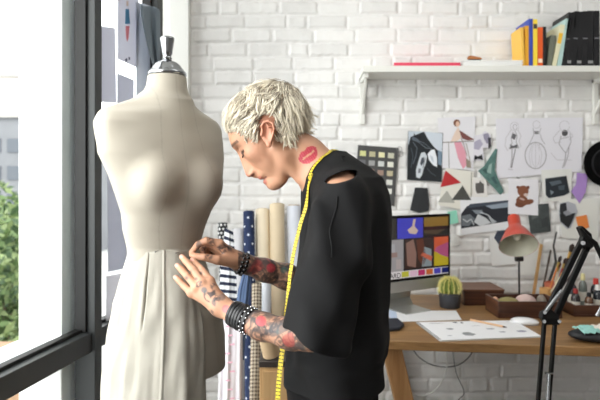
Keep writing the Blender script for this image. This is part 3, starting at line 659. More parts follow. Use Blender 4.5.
# monitor (silver all-in-one with black bezel)
def monitor():
    t = thing('desktop_computer', 'silver all-in-one computer with black bezel showing a mood board', 'computer', (.42, 2.43, DZ))
    pr = W(450.2, 244, 2.62); pl_ = W(388, 248, 2.43)     # right edge and a point further left on the screen plane
    ax = (pr-pl_); ax.z = 0; ax.normalize(); nrm = Vector((ax.y, -ax.x, 0)); up = Vector((0, 0, 1))
    zt = CZ-(213.6-HY)*2.62/F; zb = CZ-(275.5-HY)*2.62/F; zc = CZ-(286-HY)*2.62/F
    Wd = .53; R0 = Vector((pr.x, pr.y, 0)); L0 = R0-ax*Wd
    def Q(u, z, o=0): return R0-ax*u+nrm*o+up*z          # u from the right edge
    bz = mat('bezel_black', (8, 8, 9), .3, spec=.2); al = mat('aluminium', (176, 176, 172), .35, .6)
    MB().prism([Q(0, zb), Q(Wd, zb), Q(Wd, zt), Q(0, zt)], -nrm*.012).build('bezel', bz, t, bevel=.002)
    MB().prism([Q(0, zc), Q(Wd, zc), Q(Wd, zb-.0005), Q(0, zb-.0005)], -nrm*.014).build('chin', al, t, bevel=.002)
    MB().prism([Q(.01, zc+.01, -.0135), Q(Wd-.01, zc+.01, -.0135), Q(Wd-.01, zt-.01, -.0135), Q(.01, zt-.01, -.0135)], -nrm*.02).build('back_shell', al, t, bevel=.004)
    um = Wd/2
    # curved stand
    pts = [Q(um, zc+.06, -.03), Q(um, zc+.0, -.06), Q(um, DZ+.04, -.075), Q(um, DZ+.008, -.05), Q(um, DZ+.006, .0), Q(um, DZ+.006, .07)]
    b = MB(); hw = .075
    for p, q in zip(pts[:-1], pts[1:]):
        b.prism([p-ax*hw, p+ax*hw, q+ax*hw, q-ax*hw], Vector((0, 0, -.006)) if abs(p.z-q.z) < .02 else -nrm*.006)
    b.build('stand', al, t)
    # screen picture
    s0, s1 = .014, Wd-.014; y0, y1 = zb+.013, zt-.013
    b = MB(); Wp, Hp = s1-s0, y1-y0
    def em(c): return mat('screen_%d_%d_%d' % c, c, .15, emit=.55)
    US = 1.34
    def tile(u0, v0, u1, v1, c, lift=0):
        u0 *= US; u1 = min(u1*US, Wp/Hp)    # u from right edge in fractions of the height, v from the top
        b.use(em(c)); o = .0006+lift*.0002
        b.prism([Q(s0+u1*Hp, y1-v1*Hp, o), Q(s0+u0*Hp, y1-v1*Hp, o), Q(s0+u0*Hp, y1-v0*Hp, o), Q(s0+u1*Hp, y1-v0*Hp, o)], nrm*.0001)
    def pol(pts_, c, lift=1):
        b.use(em(c)); o = .0006+lift*.0002; b.prism([Q(s0+u*Hp*US, y1-v*Hp, o) for u, v in pts_], nrm*.0001)
    tile(0, 0, Wp/Hp/US, 1, (26, 24, 28))
    tile(0, .0, .42, .16, (112, 90, 44), 1); tile(0, .16, .42, .22, (34, 32, 34), 2); tile(0, .22, .42, .32, (62, 58, 48), 1); pol([(.0, .20), (.2, .30), (.42, .27), (.42, .32), (0, .32)], (36, 40, 38), 2)
    tile(.44, 0, .86, .34, (56, 56, 156), 1); pol([(.60, .02), (.56, .02), (.58, .14), (.52, .22), (.56, .28), (.66, .26), (.70, .2), (.62, .14)], (168, 150, 140), 2)
    tile(.88, 0, 1.12, .34, (44, 42, 40), 1); tile(.98, .12, 1.02, .18, (130, 112, 40), 2)
    tile(1.14, 0, 1.6, .34, (150, 90, 80), 1)
    tile(.0, .35, .25, .85, (152, 136, 30), 1); pol([(0, .35), (.25, .35), (.25, .6), (.12, .64), (0, .68)], (166, 76, 50), 2); pol([(0, .45), (.2, .52), (.25, .58), (.14, .66), (0, .72)], (142, 66, 100), 3)
    tile(.27, .35, .74, .85, (46, 34, 32), 1)
    pol([(.60, .36), (.72, .42), (.70, .80), (.56, .84), (.55, .6)], (112, 86, 78), 2); pol([(.44, .36), (.55, .38), (.52, .7), (.44, .84), (.38, .7)], (78, 44, 34), 3); pol([(.30, .55), (.42, .5), (.46, .84), (.29, .84)], (110, 120, 124), 3); pol([(.28, .68), (.44, .6), (.48, .64), (.3, .76)], (158, 80, 60), 4)
    tile(.76, .35, 1.14, .88, (126, 124, 126), 1); tile(.9, .42, 1.0, .58, (140, 140, 144), 2); tile(1.0, .6, 1.1, .7, (104, 130, 134), 2); tile(.86, .56, .96, .64, (120, 100, 96), 3); tile(.80, .68, .88, .84, (142, 132, 132), 2)
    tile(1.16, .35, 1.7, .88, (170, 168, 166), 1)
    tile(0, .88, 1.7, 1.0, (176, 172, 174), 1)
    for k, c in enumerate([(24, 30, 84), (62, 56, 150), (160, 80, 40), (150, 40, 84), (178, 150, 168), (150, 148, 50)]):
        tile(.0+k*.135+(.0 if k else 0), .89, .055+k*.135+.06, .985, c, 2)
    scr = b.build('screen', parent=t, smooth=False)
    cu = bpy.data.curves.new('lettering', 'FONT'); cu.body = 'BOARD'; cu.size = .032; cu.extrude = .0002; cu.align_x = 'LEFT'
    cu.materials.append(em((20, 20, 22))); tx = bpy.data.objects.new('lettering', cu); COL.objects.link(tx)
    zz = -nrm.cross(up) if False else ax
    M = Matrix((ax.to_4d(), up.to_4d(), nrm.to_4d(), (0, 0, 0, 1))).transposed(); M[3][3] = 1
    for i in range(3): M[3][i] = 0
    M.translation = Q(s0+1.10*Hp*US, y1-.985*Hp, .0014)
    me = bpy.data.meshes.new_from_object(tx); bpy.data.objects.remove(tx); me.transform(M)
    tx = bpy.data.objects.new('lettering', me); COL.objects.link(tx); tx.parent = scr; tx.matrix_parent_inverse = parent_world(scr).inverted()
monitor()

# cactus in a dark pot
t = thing('potted_cactus', 'small round ribbed cactus in a dark grey pot', 'cactus', D(452.5, 309))
pc = D(452.5, 309.5)+Vector((0, .045, 0))
MB().lathe([(.0, .0), (.042, .0), (.046, .004), (.052, .066), (.052, .070), (.046, .070), (.045, .060), (.0, .058)], 36, None, pc).build('pot', mat('pot_grey', (58, 60, 66), .55), t)
MB().lathe([(0, 0), (.0455, 0), (.044, .006), (0, .008)], 24, None, pc+Vector((0, 0, .055))).build('soil', mat('soil', (70, 54, 40), .95, bump=.6), t)
def cactus():
    n, m = 80, 22; vs = []; fs = []; cc = pc+Vector((0, 0, .092)); sp = MB()
    for i in range(1, m):
        a = PI*i/m
        for k in range(n):
            w = 2*PI*k/n; r = .0405*(1+.13*math.cos(w*13))*math.sin(a)**.8
            vs.append(cc+Vector((r*math.cos(w), r*math.sin(w), .045*math.cos(a))))
    for i in range(m-2):
        for k in range(n): fs.append((i*n+k, (i+1)*n+k, (i+1)*n+(k+1) % n, i*n+(k+1) % n))
    vs += [cc+Vector((0, 0, .044)), cc-Vector((0, 0, .045))]
    for k in range(n): fs.append((len(vs)-2, k, (k+1) % n)); fs.append((len(vs)-1, (m-2)*n+(k+1) % n, (m-2)*n+k))
    b = MB(); b.add(vs, fs); b.build('stem', mat('cactus_green', (120, 136, 66), .6, var=.2), t)
    for j in range(13):
        w = 2*PI*j/13
        for i in range(2, 16):
            a = PI*i/20; r = .046*math.sin(a)**.8; p = cc+Vector((r*math.cos(w), r*math.sin(w), .045*math.cos(a)))
            for s in range(7):
                d = (p-cc).normalized()*.010+Vector([random.uniform(-.007, .007) for _ in range(3)])
                sp.tube([p, p+d], [.0012, .0005], 3, caps=False)
    sp.build('spines', mat('cactus_spine', (236, 226, 150), .6), t)
cactus()
# papers, sketchbook and small things
PAP = (236, 236, 238)
o = MB().prism([D(396, 311.5), D(456, 311), D(461.5, 320), D(398, 322)], (0, 0, .0025)).build('paper_sheet', flat(PAP), smooth=False)
tag(o, 'plain white papers lying on the desk before the cactus', 'paper')
o = MB().prism([D(386, 309.5), D(394, 309), D(401, 320), D(392, 325)], (0, 0, .002)).build('paper_sheet', flat((196, 210, 232)), smooth=False)
tag(o, 'pale blue sheet on the desk under the monitor foot', 'paper')
o = MB().prism([D(380, 322), D(398, 321.5), D(404, 327), D(400, 331), D(380, 333)], (0, 0, .016)).build('glasses_case', mat('case_navy', (34, 38, 50), .5), bevel=.005)
tag(o, 'flat dark navy case at the left edge of the desk', 'case')
def sketchbook():
    t = thing('sketchbook', 'open white spiral sketchbook with scattered small drawings on the desk', 'sketchbook', D(470, 331))
    c = [D(416.5, 323.3), D(514, 321.3), D(541.7, 337.5), D(440.5, 341.8)]
    up = Vector((0, 0, 1))
    MB().prism(c, (0, 0, .0045)).build('page_block', flat((214, 214, 214)), t, smooth=False)
    def at(u, v): return (c[0]*(1-u)+c[1]*u)*(1-v)+(c[3]*(1-u)+c[2]*u)*v
    b = MB().use(flat((242, 242, 244))); b.prism([at(.012, .01)+up*.0048, at(.998, .01)+up*.0048, at(.998, .99)+up*.0048, at(.012, .99)+up*.0048], up*.0006)
    ink = [(.1, .10, .17, .02, (170, 170, 176)), (.35, .06, .05, .05, (70, 72, 80)), (.42, .09, .03, .05, (60, 60, 66)), (.2, .42, .07, .07, (150, 150, 158)), (.28, .70, .13, .14, (150, 152, 154)), (.30, .66, .08, .04, (110, 112, 116)), (.58, .48, .09, .07, (176, 176, 184)), (.66, .68, .07, .05, (160, 160, 170)), (.84, .66, .10, .09, (160, 158, 178)), (.48, .3, .1, .02, (190, 190, 196)), (.12, .78, .05, .03, (180, 180, 186)), (.74, .3, .06, .04, (200, 196, 200))]
    for u, v, w, h, col in ink:
        b.use(flat(col)); b.prism([at(u, v)+up*.0055, at(u+w*.7, v-h*.2)+up*.0055, at(u+w, v+h*.5)+up*.0055, at(u+w*.6, v+h)+up*.0055, at(u+w*.1, v+h*.8)+up*.0055], up*.0002)
    b.build('drawing_page', parent=t, smooth=False)
    s = MB()
    for k in range(26):
        p = at(.004, .03+k*.037)+up*.003; s.tube([p+Vector((math.cos(a)*.006, 0, math.sin(a)*.005)) for a in [j*PI/4 for j in range(9)]], .0007, 5, caps=False)
    s.build('spiral_binding', mat('binding_wire', (120, 120, 124), .3, .8), t)
sketchbook()
t = thing('pencil', 'wooden pencil lying across the open sketchbook', 'pencil', D(487, 326))
p0, p1 = D(470.5, 322.2)+Vector((0, 0, .0105)), D(507, 330)+Vector((0, 0, .0105)); dd = (p1-p0)
MB().tube([p0, p0+dd*.9], .0042, 6).build('barrel', flat((222, 180, 142), .4), t, sharp=30)
MB().tube([p0+dd*.9, p1], [.0042, .0008], 6).build('tip', flat((90, 72, 62)), t)
# mouse
t = thing('computer_mouse', 'white oval computer mouse beside the dark wooden tray', 'mouse', D(528, 326))
mc = D(528, 326); mc.y += .035
Rm = Matrix.Rotation(math.radians(-24), 4, 'Z')
MB().ball(mc+Vector((0, 0, .010)), (.056, .032, .017), 28, Rm).build('shell', mat('mouse_white', (232, 232, 234), .25, coat=.4), t)
MB().lathe([(0, 0), (.029, 0), (.029, .004), (0, .004)], 28, Rm @ Matrix.Diagonal((1.85, 1, 1, 1)), mc-Vector((0, 0, .0)) ).build('base', flat((150, 150, 152), .4), t)
# boxes and trays
walnut = wood('walnut', (52, 30, 22), (88, 54, 38), 0, .4)
walnut2 = wood('walnut_end', (74, 44, 30), (112, 72, 50), 1, .4)
def tray(name, label, x0, y0, x1, y1, h, th=.009, rot=0, lid=False):
    c = Vector(((x0+x1)/2, (y0+y1)/2, DZ)); M = Matrix.Translation(c) @ Matrix.Rotation(rot, 4, 'Z') @ Matrix.Translation(-c)
    t = thing(name, label, 'box' if lid else 'tray', c)
    z0 = DZ+.0005
    MB().box((x0, y0, z0), (x1, y1, z0+th), M).build('bottom', walnut, t, smooth=False)
    MB().box((x0, y0, z0+th), (x1, y0+th, z0+h), M).build('side', walnut, t, bevel=.0015)
    MB().box((x0, y1-th, z0+th), (x1, y1, z0+h), M).build('side', walnut, t, bevel=.0015)
    MB().box((x0, y0+th, z0+th), (x0+th, y1-th, z0+h), M).build('side', walnut2, t, bevel=.0015)
    MB().box((x1-th, y0+th, z0+th), (x1, y1-th, z0+h), M).build('side', walnut2, t, bevel=.0015)
    if lid: MB().box((x0-.003, y0-.003, z0+h), (x1+.003, y1+.003, z0+h+.008), M).build('lid', wood('walnut_lid', (100, 66, 48), (134, 92, 68), 0, .4), t, bevel=.002)
    return t
tray('wooden_tray', 'open dark walnut tray in front of the red lamp', .858, 2.335, 1.135, 2.50, .072)
tray('wooden_box', 'closed brown wooden box behind the cactus', .785, 2.58, .975, 2.77, .068, lid=True)
tray('tool_tray', 'dark wooden tray of bottles and brushes behind the black lamp', 1.20, 2.36, 1.75, 2.62, .05)
o = MB().ball((.925, 2.40, DZ+.052), (.05, .045, .026), 20, Matrix.Rotation(.3, 4, 'Z')).build('folded_cloth', mat('olive_cloth', (150, 140, 92), .95, bump=.6, bscale=80)); tag(o, 'crumpled olive cloth inside the walnut tray', 'cloth')
o = MB().ball((1.015, 2.43, DZ+.049), (.047, .042, .036), 22).build('pin_cushion', mat('pink_felt', (214, 188, 182), .95, bump=.4, bscale=120)); tag(o, 'round pale pink pin cushion inside the walnut tray', 'cushion')
o = MB().ball((1.095, 2.45, DZ+.045), (.022, .028, .034), 16).build('thread_ball', mat('grey_thread', (150, 140, 130), .95, bump=.7, bscale=200)); tag(o, 'small grey ball of thread at the tray right end', 'thread')
o = MB().ball((.885, 2.45, DZ+.04), (.020, .024, .030), 16).build('thread_ball', mat('peach_thread', (220, 170, 140), .95, bump=.7, bscale=200)); tag(o, 'small peach ball of thread at the tray left end', 'thread')

# red desk lamp
def red_lamp():
    t = thing('desk_lamp', 'orange red metal desk lamp with a bell shade', 'lamp', D(519, 300))
    rd = mat('lamp_red', (190, 62, 38), .35, coat=.3); inn = mat('lamp_inside', (190, 188, 170), .5)
    blk = mat('lamp_black', (26, 26, 28), .4)
    d = 2.56; k = d/F
    top = W(513.5, 217, d); opn = W(518.5, 245.5, d-.115)
    ax = (opn-top); Ln = ax.length; M = ax.to_track_quat('Z', 'Y').to_matrix().to_4x4()
    b = MB(); n = 40; prof = [(0, .0), (.018, 0), (.027, .002), (.0285, .006), (.0285, .048), (.031, .055), (.047, .074), (.066, .108), (.083, .140), (.087, .147)]
    sc = Ln/.147; prof = [(r*.98, z*sc) for r, z in prof]
    def shell(pf, m):
        vs = []; fs = []
        for r, z in pf:
            for q in range(n):
                w = 2*PI*q/n; vs.append(M @ Vector((r*math.cos(w), r*math.sin(w), z))+top)
        for i in range(len(pf)-1):
            for q in range(n): fs.append((i*n+q, i*n+(q+1) % n, (i+1)*n+(q+1) % n, (i+1)*n+q))
        return MB().add(vs, fs)
    shell(prof, rd).build('lamp_shade', rd, t)
    shell([(max(r-.0022, 0), z+.001) for r, z in prof[1:]], inn).build('shade_lining', inn, t)
    bc = top+ax*.68
    MB().ball(bc, (.018, .018, .023), 18, M).build('bulb', mat('bulb_glass', (240, 236, 220), .15, coat=.5), t)
    MB().tube([top+ax*.34, top+ax*.58], [.012, .013], 14).build('socket', flat((210, 205, 190), .4), t)
    foot = D(519, 298); yb = 2.66; foot = Vector((W(519.3, 290, yb).x, yb, DZ))
    jt = W(519, 260, yb-.02)
    MB().tube([foot+Vector((0, 0, .01)), jt], .0045, 10).build('pole', blk, t)
    MB().tube([jt+Vector((-.018, 0, .006)), jt+Vector((.018, 0, .006))], .013, 14).build('joint', blk, t)
    MB().tube([jt, W(519.5, 240, yb-.05), top+ax*.25+Vector((0, .03, 0))], .005, 8).build('neck', blk, t)
    MB().lathe([(0, 0), (.062, 0), (.062, .008), (.05, .014), (.01, .018), (0, .018)], 32, None, foot+Vector((0, 0, .0005))).build('base', blk, t)
red_lamp()

# ------------------------------------------------------------------ tools at the right end of the desk
def leaning(name, label, cat, p0, p1, w, th, m, group=None):
    p0, p1 = Vector(p0), Vector(p1); a = (p1-p0).normalized(); s = Vector((0, 1, 0)).cross(a).normalized()*w/2; n = a.cross(s).normalized()*th
    o = MB().prism([p0-s, p0+s, p1+s, p1-s], n).build(name, m, bevel=.0008); return tag(o, label, cat, group)
leaning('wooden_ruler', 'wooden ruler leaning upright against the brick wall', 'ruler', (1.155, 2.68, DZ+.001), W(541.5, 244, 2.82), .017, .003, wood('ruler_wood', (178, 136, 84), (204, 164, 110), 2))
leaning('metal_file', 'thin dark metal file leaning beside the wooden ruler', 'tool', (1.20, 2.69, DZ+.001), W(551, 250, 2.82), .010, .004, flat((84, 74, 64), .4))
o = MB().tube([(1.215, 2.70, DZ+.002), W(556, 262, 2.76), W(553.5, 246, 2.79), W(556.5, 232, 2.80)], [.006, .007, .005, .004], 8).build('french_curve', flat((34, 34, 34), .4)); tag(o, 'black curved tool leaning left of the brush pot', 'tool')
def pot(name, label, x, y, r, h, col, cat='jar', rough=.5, z=DZ+.0005):
    o = MB().lathe([(0, 0), (r*.92, 0), (r, h*.05), (r, h), (r*.9, h), (r*.88, h*.12), (0, h*.1)], 28, None, (x, y, z)).build(name, mat('pot_%d_%d_%d' % col, col, rough)); return tag(o, label, cat)
pot('brush_pot', 'terracotta pot full of brushes behind the black lamp', 1.245, 2.665, .036, .095, (190, 104, 78))
pot('brush_pot', 'ochre wooden pot of brushes beside the terracotta pot', 1.170, 2.575, .026, .085, (214, 164, 104))
def brush(label, p0, p1, col, tip, r=.0035, ferr=(196, 168, 96), wt=.009):
    p0, p1 = Vector(p0), Vector(p1); t = thing('paint_brush', label, 'brush', p0, 'brushes and tools at the desk end'); a = p1-p0
    MB().tube([p0, p0+a*.74], [r*.7, r*1.25], 8).build('handle', flat(col, .4), t)
    MB().tube([p0+a*.74, p0+a*.86], [r*1.25, wt*.7], 8).build('ferrule', mat('ferrule_%d' % ferr[0], ferr, .3, .8), t)
    MB().tube([p0+a*.86, p0+a*.95, p1], [wt*.7, wt, wt*.3], 8).build('bristles', flat(tip), t)
brush('wide flat brush with a golden ferrule and dark bristles', (1.26, 2.665, DZ+.02), W(573, 244, 2.62), (60, 42, 34), (52, 40, 34), .005, (222, 182, 100), .013)
brush('brush with a pale handle leaning left in the terracotta pot', (1.24, 2.66, DZ+.02), W(560, 262, 2.62), (226, 204, 170), (120, 70, 50))
brush('red handled brush in the terracotta pot', (1.25, 2.67, DZ+.02), W(566, 258, 2.66), (184, 62, 50), (60, 40, 34))
brush('dark handled brush leaning right in the terracotta pot', (1.255, 2.66, DZ+.02), W(580, 262, 2.64), (60, 46, 40), (200, 184, 160))
brush('thin orange brush in the ochre pot', (1.170, 2.575, DZ+.02), W(561, 256, 2.60), (216, 128, 60), (50, 40, 40))
brush('cream handled brush in the ochre pot', (1.165, 2.57, DZ+.02), W(566, 268, 2.52), (232, 220, 190), (90, 60, 50))
def bottle(label, x, y, r, h, col, capc, z=DZ+.011, capn='cap'):
    t = thing('paint_bottle', label, 'bottle', (x, y, z), 'small paint bottles in the tool tray')
    MB().lathe([(0, 0), (r*.95, 0), (r, h*.04), (r, h*.62), (r*.85, h*.72), (r*.42, h*.8), (r*.42, h*.84), (0, h*.84)], 18, None, (x, y, z)).build('body', mat('glass_%d_%d_%d' % col, col, .25, coat=.3), t)
    MB().lathe([(0, 0), (r*.55, 0), (r*.5, h*.2), (0, h*.2)], 16, None, (x, y, z+h*.81)).build('cap', flat(capc, .35), t)
    MB().lathe([(0, 0), (r*1.02, 0), (r*1.02, h*.28), (0, h*.28)], 18, None, (x, y, z+h*.18)).build('paper_label', flat((206, 200, 188)), t)
bl = [(1.235, 2.42, .019, .10, (50, 44, 44), (150, 40, 40), 'dark bottle with a deep red cap'), (1.29, 2.41, .018, .085, (96, 66, 46), (24, 24, 26), 'brown bottle with a black cap'),
      (1.34, 2.43, .021, .115, (40, 44, 50), (230, 228, 224), 'tall dark bottle with a white cap'), (1.39, 2.41, .018, .08, (170, 60, 56), (236, 236, 236), 'small red bottle with a white cap'),
      (1.26, 2.50, .020, .135, (60, 60, 66), (30, 30, 34), 'tallest dark bottle with a black cap'), (1.32, 2.52, .018, .15, (110, 116, 110), (226, 216, 160), 'slim grey green bottle with a cream cap'),
      (1.375, 2.51, .022, .13, (36, 34, 38), (200, 60, 50), 'wide dark bottle with a bright red cap'), (1.43, 2.50, .020, .145, (120, 116, 112), (60, 90, 140), 'grey bottle with a blue cap'), (1.45, 2.42, .02, .10, (70, 70, 76), (236, 232, 226), 'short grey bottle with a white cap')]
for x, y, r, h, c, cc, lab in bl: bottle(lab+' in the tool tray', x, y, r, h, c, cc)
# dark pouch with teal and white cloth
pp = D(592, 345)
o = MB().ball(pp+Vector((.03, .05, .021)), (.085, .05, .021), 26, Matrix.Rotation(-.25, 4, 'Z')).build('tool_pouch', mat('pouch_black', (32, 32, 36), .6, bump=.4, bscale=60)); tag(o, 'black soft pouch at the right end of the desk', 'pouch')
def crumple(name, label, c, rx, ry, rz, m, seed):
    n = 26; vs = []; fs = []; rg = np.random.default_rng(seed)
    P = np.stack(np.meshgrid(np.linspace(-1, 1, n), np.linspace(-1, 1, n)), -1).reshape(-1, 2); Z = wav(np.c_[P, P[:, :1]], 4.2, seed)
    for (a, b_), z in zip(P, Z): vs.append(Vector((c[0]+a*rx, c[1]+b_*ry+.006*z, c[2]+rz*(1-.6*a*a-.7*b_*b_)+rz*.45*z)))
    for i in range(n-1):
        for k in range(n-1): fs.append((i*n+k, i*n+k+1, (i+1)*n+k+1, (i+1)*n+k))
    o = MB().add(vs, fs).build(name, m, solid=.002); tag(o, label, 'cloth'); return o
crumple('cloth_scrap', 'pale teal cloth scrap lying over the black pouch', (pp.x+.012, pp.y+.055, DZ+.040), .034, .045, .012, mat('teal_cloth', (150, 202, 194), .9), 2)
crumple('cloth_scrap', 'white cloth scrap lying over the black pouch', (pp.x+.078, pp.y+.06, DZ+.040), .042, .045, .012, mat('white_cloth', (226, 220, 210), .9), 5)
# cables below the desk
def cable(name, label, pts, r, col):
    P = [W(x, y, d) for x, y, d in pts]; Q = []
    for i in range(len(P)-1):
        p0, p1, p2, p3 = P[max(i-1, 0)], P[i], P[i+1], P[min(i+2, len(P)-1)]
        for k in range(8):
            s = k/8; Q.append(.5*((2*p1)+(p2-p0)*s+(2*p0-5*p1+4*p2-p3)*s*s+(3*p1-p0-3*p2+p3)*s**3))
    Q.append(P[-1]); tag(MB().tube(Q, r, 8).build(name, flat(col, .5)), label, 'cable')
cable('power_cable', 'white cable curving down the wall under the desk', [(445, 345, 2.80), (447, 362, 2.80), (444, 378, 2.8), (434, 391, 2.79), (420, 396, 2.78), (408, 391, 2.76)], .0045, (216, 216, 212))
cable('power_cable', 'dark cable looping below the desk top', [(410, 345, 2.78), (420, 358, 2.79), (436, 366, 2.8), (455, 366, 2.8), (468, 358, 2.79), (476, 345, 2.78)], .003, (92, 92, 92))
cable('power_cable', 'thin grey cable hanging nearly straight under the desk', [(452, 345, 2.81), (456, 372, 2.81), (464, 392, 2.8), (458, 402, 2.8), (455, 430, 2.8), (455, 462, 2.78)], .0025, (120, 120, 118))

# ------------------------------------------------------------------ black spring-arm lamp close to the camera
def arm_lamp():
    t = thing('spring_arm_lamp', 'black spring-arm lamp standing before the desk near the camera', 'lamp', (.70, 1.5, 0))
    blk = mat('arm_black', (10, 10, 11), .4, spec=.3); chrome = mat('chrome', (196, 198, 200), .18, 1)
    d = 1.5
    a0, a1 = W(549, 318, d), W(585, 243, d); l0 = W(541, 402, d)
    def bar(p, q, w=.0095, th=.012):
        v = (q-p).normalized(); s = Vector((0, 1, 0)).cross(v).normalized()*w/2
        return [p-s, p+s, q+s, q-s], th
    ux = Vector((1, 0, .35)).normalized()
    for k, (p, q) in enumerate(((W(546, 316, d), W(582, 243, d)), (W(554.5, 321, d), W(588.5, 247, d)))):
        pts, th = bar(p, q, .0150); MB().prism(pts, (0, th, 0)).build('upper_arm', blk, t, bevel=.0015)
    low = W(536, 440, d)-W(545.5, 320, d)
    for p in (W(545.5, 320, d), W(556, 322, d)):
        pts, th = bar(p, p+low*1.25); MB().prism(pts, (0, th, 0)).build('lower_arm', blk, t, bevel=.0015)
    MB().prism([W(543, 313, d-.004), W(551, 309, d-.004), W(559, 316, d-.004), W(560, 325, d-.004), W(545, 325, d-.004), W(541.5, 318, d-.004)], (0, .022, 0)).build('elbow_plate', blk, t, bevel=.002)
    for x, y in ((545, 312.5), (559.5, 321.5), (544.5, 321.5)):
        MB().tube([W(x, y, d-.018), W(x, y, d+.03)], .0048, 14).build('knob', chrome, t)
    def spring(p, q, r, turns):
        v = q-p; a = v.normalized(); e = a.orthogonal().normalized(); f = a.cross(e); n = turns*9
        return MB().tube([p+v*(i/n)+(e*math.cos(2*PI*i/9)+f*math.sin(2*PI*i/9))*r for i in range(n+1)], .0012, 5)
    spring(W(545.5, 312, d-.012), W(562, 290, d-.012), .0042, 26).build('spring', chrome, t)
    spring(W(547.5, 404, d-.008), W(549, 374, d-.008), .0042, 24).build('spring', chrome, t)
    MB().tube([W(545, 373, d-.004), W(553.5, 373.5, d-.004)], .003, 8).build('cross_bar', chrome, t)
    # head joint and hood going out to the right
    MB().prism([W(579, 228, d), W(583, 226, d), W(592, 234, d), W(594, 247, d), W(588, 252, d), W(580, 245, d), W(583, 237, d)], (0, .02, 0)).build('head_bracket', blk, t, bevel=.002)
    MB().tube([W(583, 243, d-.012), W(583, 243, d+.03)], .006, 16).build('knob', chrome, t)
    MB().tube([W(580, 228, d), W(586, 236, d), W(595, 243, d), W(604, 262, d)], [.004, .006, .007, .007], 10).build('neck', blk, t)
    c = W(612, 262, d); ax = Vector((.5, 0, -.75)).normalized(); M = ax.to_track_quat('Z', 'Y').to_matrix().to_4x4()
    MB().lathe([(0, 0), (.02, 0), (.03, .01), (.034, .05), (.07, .11), (.078, .13), (.072, .13), (.028, .052), (0, .05)], 32, M, c).build('lamp_hood', blk, t)
    q = W(597, 316, d); MB().tube([W(606, 297, d), W(600, 309, d), q], [.0025, .0028, .0055], 8).build('handle', chrome, t)
    e = W(545.5, 320, d)+low*1.25
    MB().tube([Vector((e.x+.016, d+.006, 0.02)), Vector((e.x+.016, d+.006, e.z+.03))], .013, 16).build('pole', blk, t)
    MB().lathe([(0, 0), (.15, 0), (.15, .012), (.13, .022), (0, .026)], 40, None, (e.x+.016, d+.006, .0005)).build('base', blk, t)
arm_lamp()
